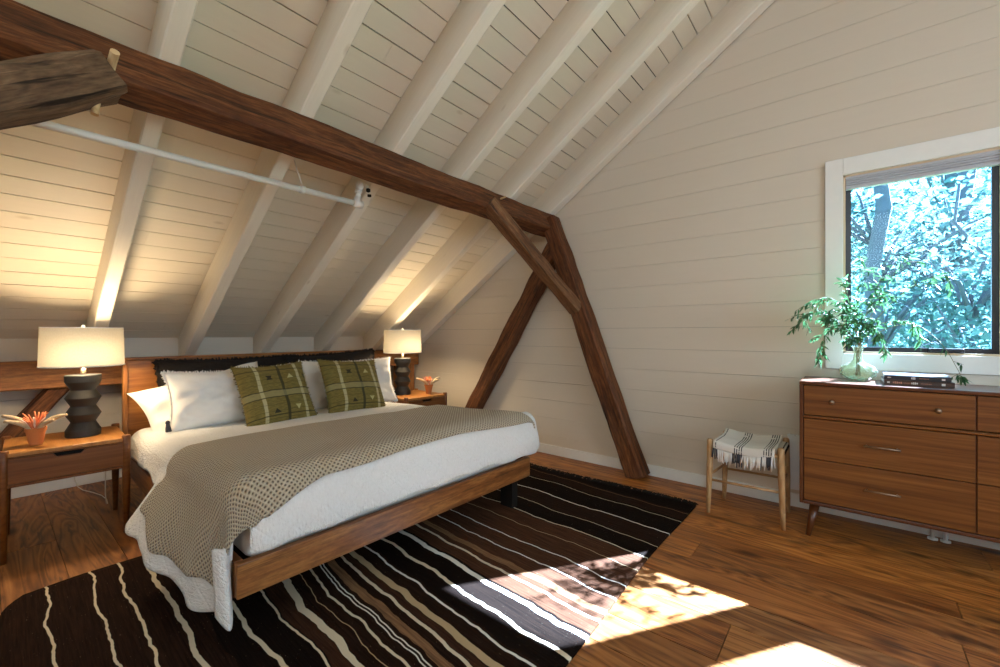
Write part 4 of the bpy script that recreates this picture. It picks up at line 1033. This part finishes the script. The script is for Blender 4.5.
# ------------------------------------------------------------------ stool with a throw
st = thing('stool', 'small light wooden stool with woven cord seat beside the dresser', 'stool', (2.955, .485, 0))
lx, ly, lz = .33, .385, .478
legs = [(0, .195), (.005, -.19), (.285, .185), (.325, -.19)]
legs = [(-0.004, .210), (.01, -.192), (.305, .180), (.325, -.188)]
for (x, y) in legs:
    m = MB(); m.tube([(x, y, 0), (x, y * .985, .10), (x, y * .955, .30), (x, y * .94, .465), (x, y * .94, .476)], [.0115, .015, .0185, .0185, .014], 14); m.build('leg', M['stool_wood'], st, smooth=True)
def stretcher(i, j, z, r_=.0075, name='stretcher'):
    m = MB(); a, b_ = legs[i], legs[j]; m.tube([(a[0], a[1] * .96, z), (b_[0], b_[1] * .96, z)], r_, 8); m.build(name, M['stool_wood'], st, smooth=True)
for i, j, z in ((0, 1, .215), (2, 3, .215), (0, 2, .245), (1, 3, .245), (0, 2, .435), (1, 3, .435), (0, 1, .425), (2, 3, .425)): stretcher(i, j, z, .008 if z < .3 else .011, 'stretcher' if z < .3 else 'seat_rail')
m = MB()
def seatz(y): return .452 - .022 * math.cos(y / .18 * math.pi / 2)
for k in range(21):
    x = .022 + k * .0138
    m.tube([(x, .186, .430), (x, .188, .449), (x, .17, .452), (x, .08, seatz(.08)), (x, 0, seatz(0)), (x, -.08, seatz(-.08)), (x, -.17, .452), (x, -.188, .449), (x, -.186, .430)], .0062, 6)
m.build('woven_seat', M['rope'], st, smooth=True)
for sy in (.182, -.182):
    m = MB()
    for k in range(10):
        x = .018 + k * .0295; m.tube([(x, sy, .4215), (x, sy * 1.075, .436), (x, sy, .4555), (x, sy * .93, .440)], .0055, 6)
    m.build('black_cord_wraps', M['cord_black'], st, smooth=True)
# throw: lies over the seat, fringe hanging over the front (towards -X)
th = thing('fringed_throw', 'cream throw with black stripes and fringe draped over the stool', 'throw', (2.955, .485, 0))
m = MB()
def thf(u, v):
    y = .165 - u * .330; s = v * .345       # v from back edge to the front hem
    zz = seatz(y) + .020 + .004 * mnoise.noise(Vector((y * 18, v * 5, 0)))
    xb, xf = .285, -.010
    rise = .03 * (max(0, .3 - v) / .3) ** 2
    if s < xb - xf: return (xb - s, y + .012 * v, zz + rise)
    q = s - (xb - xf); return (xf - .014 * math.sin(min(q / .02, 1) * 1.57) , y + .012 * v, zz - max(0, q - .008) + .0)
m.grid(40, 40, thf, lambda u, v: (u * .320, v * .345))
m.build('throw_cloth', M['throw'], th, smooth=True, solid=.004)
m = MB(); mk = [MB(), MB(), MB()]; r2 = random.Random(8)
for k in range(64):
    u = (k + .5) / 64; p = thf(u, 1); L = .05 + r2.random() * .035; dy = (r2.random() - .5) * .018
    tgt = mk[1] if (0.33 < u < 0.5 and r2.random() < .6) else mk[2] if (0.80 < u < .95 and r2.random() < .6) else mk[0] if u < .08 and r2.random() < .7 else m
    tgt.tube([(p[0], p[1], p[2] + .004), (p[0] - .006 - r2.random() * .008, p[1] + dy * .5, p[2] - L * .5), (p[0] - .002 - r2.random() * .012, p[1] + dy, p[2] - L)], [.0026, .0034, .0030], 5)
m.build('fringe', M['white_cloth'], th, smooth=True)
for q in mk:
    if q.v: o = q.build('black_fringe', M['tassel'], th, smooth=True); o['label'] = 'black strands of the fringe'

# ------------------------------------------------------------------ vase, branches, books on the dresser
VZ = zt_ + .0005; VC = Vector((3.235, -.045, VZ))
va = thing('glass_vase', 'green dimpled glass vase with narrow neck standing on the dresser', 'vase', VC)
def vase_prof():
    return [(.030, 0), (.050, .006), (.070, .022), (.082, .045), (.083, .058), (.074, .078), (.055, .094), (.034, .106), (.022, .122), (.019, .150), (.021, .175), (.027, .192), (.029, .196)]
m = MB(); pf = vase_prof(); sg = 48
b = 0
fine = []
for (r0, z0), (r1, z1) in zip(pf, pf[1:]):
    for k in range(3): t_ = k / 3; fine.append((r0 + (r1 - r0) * t_, z0 + (z1 - z0) * t_))
fine.append(pf[-1])
m.lathe(fine, sg, cap1=False)
vs = []
for i, v in enumerate(m.v):
    x, y, z = v; r_ = math.hypot(x, y); a = math.atan2(y, x)
    k = 1 + (.10 * math.sin(a * 10 + z * 95) * math.sin(z * 120 + 1) if .012 < z < .10 else .02 * math.sin(z * 260) if z >= .10 else 0)
    vs.append((x * k, y * k, z))
m.v = vs; m.build('vase_body', M['vase'], va, smooth=True, solid=.003)

def leaf(m, p, d, L, W, tw):
    d = Vector(d).normalized(); s_ = d.cross(Vector((0, 0, 1)));
    if s_.length < .1: s_ = Vector((1, 0, 0))
    s_.normalize(); n_ = s_.cross(d); s_ = (s_ * math.cos(tw) + n_ * math.sin(tw)); n_ = s_.cross(d)
    b = len(m.v); P = Vector(p)
    pts = [P, P + d * L * .35 + s_ * W / 2 + n_ * .12 * W, P + d * L * .4 - n_ * .10 * W, P + d * L * .35 - s_ * W / 2 + n_ * .12 * W, P + d * L * .72 + s_ * W * .33 - n_ * .02, P + d * L * .75 - n_ * .02, P + d * L * .72 - s_ * W * .33 - n_ * .02, P + d * L - n_ * L * .12]
    pts = [P, P + d * L * .35 + s_ * W / 2, P + d * L * .4 - n_ * .12 * W, P + d * L * .35 - s_ * W / 2, P + d * L * .72 + s_ * W * .33 - n_ * L * .05, P + d * L * .75 - n_ * (L * .05 + .1 * W), P + d * L * .72 - s_ * W * .33 - n_ * L * .05, P + d * L - n_ * L * .12]
    m.v += [tuple(q) for q in pts]
    for f in ((0, 1, 2), (0, 2, 3), (1, 4, 5, 2), (3, 2, 5, 6), (4, 7, 5), (6, 5, 7)): m.face([b + i for i in f], [(0, 0)] * len(f))
GB = 'leafy branches in the green vase'
brs = random.Random(21)
mouth = VC + Vector((0, 0, .190))
def branch(path, label, nleaf, twigs=6, Ls=.050, start=.25, r0=.0028, tl=.10, bend=.5):
    """path: world points after the vase mouth"""
    ang = brs.random() * 6.28
    P0 = [VC + Vector((.012 * math.cos(ang), .012 * math.sin(ang), .03)), mouth + Vector((.010 * math.cos(ang + 3), .010 * math.sin(ang + 3), 0))] + [Vector(p) for p in path]
    # catmull-rom
    pts = []
    Q = [P0[0]] + P0 + [P0[-1]]
    for i in range(1, len(Q) - 2):
        for k in range(6):
            t = k / 6; a, b_, c_, d = Q[i - 1], Q[i], Q[i + 1], Q[i + 2]
            pts.append(.5 * ((2 * b_) + (c_ - a) * t + (2 * a - 5 * b_ + 4 * c_ - d) * t * t + (3 * b_ - a - 3 * c_ + d) * t ** 3))
    pts.append(Q[-2]); n = len(pts); i_m = 6
    t = thing('leafy_branch', label, 'branch', VC, group=GB)
    st_ = MB(); lf = MB()
    st_.tube([p - VC for p in pts], [r0 * (1 - .7 * i / n) for i in range(n)], 6)
    def along(plist, k): 
        i = min(int(k * (len(plist) - 1)), len(plist) - 2); f = k * (len(plist) - 1) - i
        return plist[i].lerp(plist[i + 1], f), (plist[i + 1] - plist[i]).normalized()
    main = pts[i_m:]
    clusters = [(main, start, 1.0, nleaf)]
    for k in range(twigs):
        s_ = start * .6 + (.95 - start * .6) * (k + .5) / twigs; p, d = along(main, s_)
        side = Vector((brs.uniform(-.5, .5), brs.uniform(-1, 1), brs.uniform(-.7, .6))).normalized(); dd = (d * .8 + side * .8).normalized()
        L = tl * brs.uniform(.6, 1.2); tw = [p]
        for q in range(5):
            dd = (dd + Vector((0, 0, -.12 * bend * 2)) + side * .05).normalized(); tw.append(tw[-1] + dd * L / 5)
        tw = [Vector((min(w.x, XG - .03), w.y, w.z)) for w in tw]
        st_.tube([w - VC for w in tw], [.0014, .0013, .0012, .001, .0008, .0006], 5)
        clusters.append((tw, .1, 1.0, int(nleaf * .35)))
    for pl, s0, s1, nn in clusters:
        nn = int(nn * 1.9)
        for k in range(nn):
            s_ = s0 + (s1 - s0) * (k + brs.random() * .5) / nn; p, d = along(pl, min(s_, 1))
            side = Vector((brs.uniform(-1, 1), brs.uniform(-1, 1), brs.uniform(-.8, .5))).normalized()
            dd = (d * .75 + side * .8 + Vector((0, 0, -.25))).normalized()
            q = p + dd * Ls * 1.2
            if q.x > XG - .025: dd.x = -abs(dd.x)
            leaf(lf, p - VC, dd, Ls * brs.uniform(.65, 1.25), Ls * brs.uniform(.2, .3), brs.uniform(-1.2, 1.2))
    st_.build('stem', M['stem'], t, smooth=True); lf.build('leaves', M['leaf'], t)
    return t
def W(px, py, X):    # helper used when laying the branches out: a sight line met with the plane x = X
    a = math.atan(348 / 423); u = (px - 500) / 423; v = (333.5 - py) / 423
    D = (math.cos(a) + u * math.sin(a), math.sin(a) - u * math.cos(a), v); t = X / D[0]; return Vector((X, t * D[1], 1.15 + t * v))
branch([(3.18, .03, 1.20), (3.15, .12, 1.28), (3.12, .20, 1.26), (3.11, .235, 1.19)], 'branch arching far left from the vase, drooping at its tip', 22, 7, .042)
branch([(3.20, -.01, 1.22), (3.17, .05, 1.34), (3.16, .12, 1.36), (3.15, .17, 1.31)], 'branch arching up and left in front of the board wall', 20, 6, .040)
branch([(3.22, -.04, 1.28), (3.21, -.05, 1.46), (3.20, -.065, 1.62)], 'upright branch rising straight above the vase mouth', 14, 6, .046, .35)
branch([(3.24, -.08, 1.26), (3.25, -.14, 1.45), (3.24, -.20, 1.62)], 'branch leaning up in front of the glass with a leafy tip', 14, 6, .046, .4)
branch([(3.26, -.10, 1.24), (3.27, -.18, 1.44), (3.26, -.26, 1.58), (3.25, -.34, 1.65)], 'long thin bare-tipped branch rising right across the window', 8, 4, .045, .35)
branch([(3.24, -.12, 1.22), (3.25, -.22, 1.36), (3.25, -.32, 1.44), (3.24, -.40, 1.46), (3.23, -.42, 1.38)], 'branch reaching far right with one large hanging leaf', 10, 4, .052, .4)
branch([(3.17, .02, 1.16), (3.13, .08, 1.17), (3.10, .12, 1.08), (3.10, .13, 1.02)], 'branch hanging low left of the vase', 24, 6, .044, .1, tl=.07)
branch([(3.20, -.06, 1.18), (3.17, -.10, 1.20), (3.14, -.14, 1.14), (3.13, -.16, 1.05)], 'branch drooping in front of the vase to the right', 20, 6, .046, .1, tl=.07)
branch([(3.22, -.10, 1.18), (3.22, -.20, 1.22), (3.22, -.28, 1.20), (3.22, -.30, 1.13)], 'middle branch bending right in front of the window', 16, 5, .046, .3, tl=.07)
branch([(3.18, .02, 1.18), (3.15, .06, 1.25), (3.13, .10, 1.24)], 'short bushy branch filling the left of the bunch', 26, 7, .044, .1, tl=.08)
branch([(3.20, -.04, 1.17), (3.17, -.04, 1.24), (3.16, -.03, 1.32)], 'short bushy branch in the middle of the bunch', 26, 7, .044, .1, tl=.08)
branch([(3.21, -.07, 1.22), (3.20, -.11, 1.32), (3.19, -.15, 1.38)], 'bushy branch fanning right of the middle', 24, 7, .042, .15, tl=.09)
branch([(3.20, -.02, 1.24), (3.19, 0, 1.36), (3.18, .02, 1.46)], 'branch rising left of the middle with pale leaves', 22, 7, .042, .2, tl=.09)
branch([(3.20, -.14, 1.16), (3.16, -.27, 1.20), (3.13, -.37, 1.10), (3.09, -.42, .98), (3.07, -.435, .93)], 'long trailing branch whose leafy tip hangs beside the books', 6, 3, .048, .9, tl=.05)

def book(label, x0, y0, dx, dy, z0, h, cover, rz, marks):
    t = thing('book', label, 'book', (x0, y0, z0), rz, group='books stacked on the dresser')
    m = MB(); c = .003; m.box(0, dx, -dy, 0, 0, c); m.box(0, dx, -dy, 0, h - c, h); m.box(0, c, -dy, 0, c, h - c); m.build('cover', cover, t, bevel=.0008)
    m = MB(); m.box(c, dx - .004, -dy + .004, -.004, c, h - c); m.build('pages', M['pages'], t)
    for run in marks:
        m = MB(); col = run[0][3]
        for y, w, hh, _ in run: m.box(-.0006, .0002, -y - w, -y, h / 2 - hh / 2, h / 2 + hh / 2)
        o = m.build('spine_lettering', M['ink'] if col == 'w' else M['ink_red'], t); o['label'] = 'pale spine lettering' if col == 'w' else 'copper spine lettering'
    return t
def letters(y, n, w, h, col='w', gap=.0015): return [(y + i * (w + gap), w, h * (1 if i % 3 else .75), col) for i in range(n)]
mk1 = [letters(.014, 4, .0022, .006), letters(.105, 3, .004, .012), letters(.135, 8, .003, .003, 'r'), [(.216, .012, .009, 'w')]]
mk2 = [[(.012, .010, .008, 'w')], letters(.034, 5, .006, .011, 'r'), letters(.076, 8, .002, .004, 'r'), letters(.105, 4, .005, .011), letters(.140, 9, .003, .004, 'r'), [(.216, .013, .011, 'w')]]
book('brown-spined book lying at the bottom of the stack of two', 3.065, -.150, .245, .262, zt_ + .0005, .027, M['cover_brown'], R(1), mk2)
book('black-spined book lying on top of the brown-spined one', 3.070, -.150, .245, .250, zt_ + .028, .024, M['cover_black'], R(-1), mk1)

# ------------------------------------------------------------------ outside the window
m = MB(); m.box(XG + .3, 45, -40, 25, -1.6, -1.5); m.build('ground_outside', M['grass'], kind='structure')
GT = 'trees outside the window'
def tree(label, x, y, r_, h, crowns, nleaf, seed, Ls=.11, extra=None):
    rr = random.Random(seed)
    t = thing('tree', label, 'tree', (x, y, -1.5), group=GT)
    m = MB(); P = [(0, 0, 0)]; n = 10
    for i in range(1, n + 1): P.append((rr.uniform(-.04, .04) * i * .5, rr.uniform(-.04, .04) * i * .5, h * i / n))
    m.tube(P, [r_ * (1 - .5 * i / n) for i in range(n + 1)], 12); m.build('trunk', M['bark'], t, smooth=True)
    bm_ = MB(); lf = MB()
    for (dx, dy, z, R_) in crowns:
        c = Vector((dx, dy, z)); base = Vector((0, 0, max(.5, z - R_ * .8)))
        for k in range(7):
            d = Vector((rr.uniform(-1, 1), rr.uniform(-1, 1), rr.uniform(-.3, .8))).normalized(); e = c + d * R_ * .9
            mid = base.lerp(e, .5) + Vector((0, 0, .12)); bm_.tube([base, mid, e], [.035, .018, .006], 6)
            for q in range(3):
                e2 = mid.lerp(e, rr.random()) ; bm_.tube([e2, e2 + Vector((rr.uniform(-1, 1), rr.uniform(-1, 1), rr.uniform(-.5, .5))) * R_ * .5], [.010, .003], 5)
        for k in range(nleaf):
            d = Vector((rr.gauss(0, .5), rr.gauss(0, .5), rr.gauss(0, .42))) * R_
            leaf(lf, c + d, (rr.uniform(-1, 1), rr.uniform(-1, 1), rr.uniform(-.8, .3)), Ls * rr.uniform(.7, 1.4), Ls * rr.uniform(.4, .6), rr.uniform(-1.5, 1.5))
    if extra:
        for k in range(extra[2]):
            leaf(lf, Vector(extra[0]) + Vector((rr.gauss(0, .5), rr.gauss(0, .5), rr.gauss(0, .5))) * extra[1], (rr.uniform(-1, 1), rr.uniform(-1, 1), rr.uniform(-.8, .3)), Ls * rr.uniform(.7, 1.4), Ls * rr.uniform(.4, .6), rr.uniform(-1.5, 1.5))
        bm_.tube([(0, 0, h * .75), extra[0]], [.03, .012], 6)
    bm_.build('branches', M['bark'], t, smooth=True); lf.build('leaves', M['tree_leaf'], t)
    return t
tree('tree whose straight trunk stands left of centre in the window', 8.5, -.317, .12, 9, [(.6, -.9, 3.0, .9), (.7, -1.3, 4.2, 1.0), (.5, .5, 4.6, .8)], 900, 1, .12)
tree('slim trunked tree in the right part of the window', 9.5, -1.36, .13, 9, [(.7, .3, 3.0, 1.0), (.4, .8, 4.2, 1.1), (.4, -.8, 3.6, 1.1), (.6, .2, 2.0, 1.0)], 900, 2, .12)
tree('leafy sapling low in the window', 7.2, -1.10, .03, 4.4, [(0, 0, 2.6, .7), (0, -.2, 3.4, .7)], 500, 3, .10)
tree('distant pale tree behind the others', 14, -1.8, .2, 11, [(0, 1.5, 3.5, 1.8), (0, -1.0, 4.5, 2.0), (0, 0, 6.5, 2.0), (0, .4, 2.6, 1.6)], 1100, 4, .20)
tree('tall tree to the right whose twigs shade the sun', 7.6, -3.1, .12, 5.8, [(-.3, .1, 4.6, .7), (.4, -.6, 5.6, .8)], 60, 5, .10, extra=((0, -.85, 7.6), .55, 420))
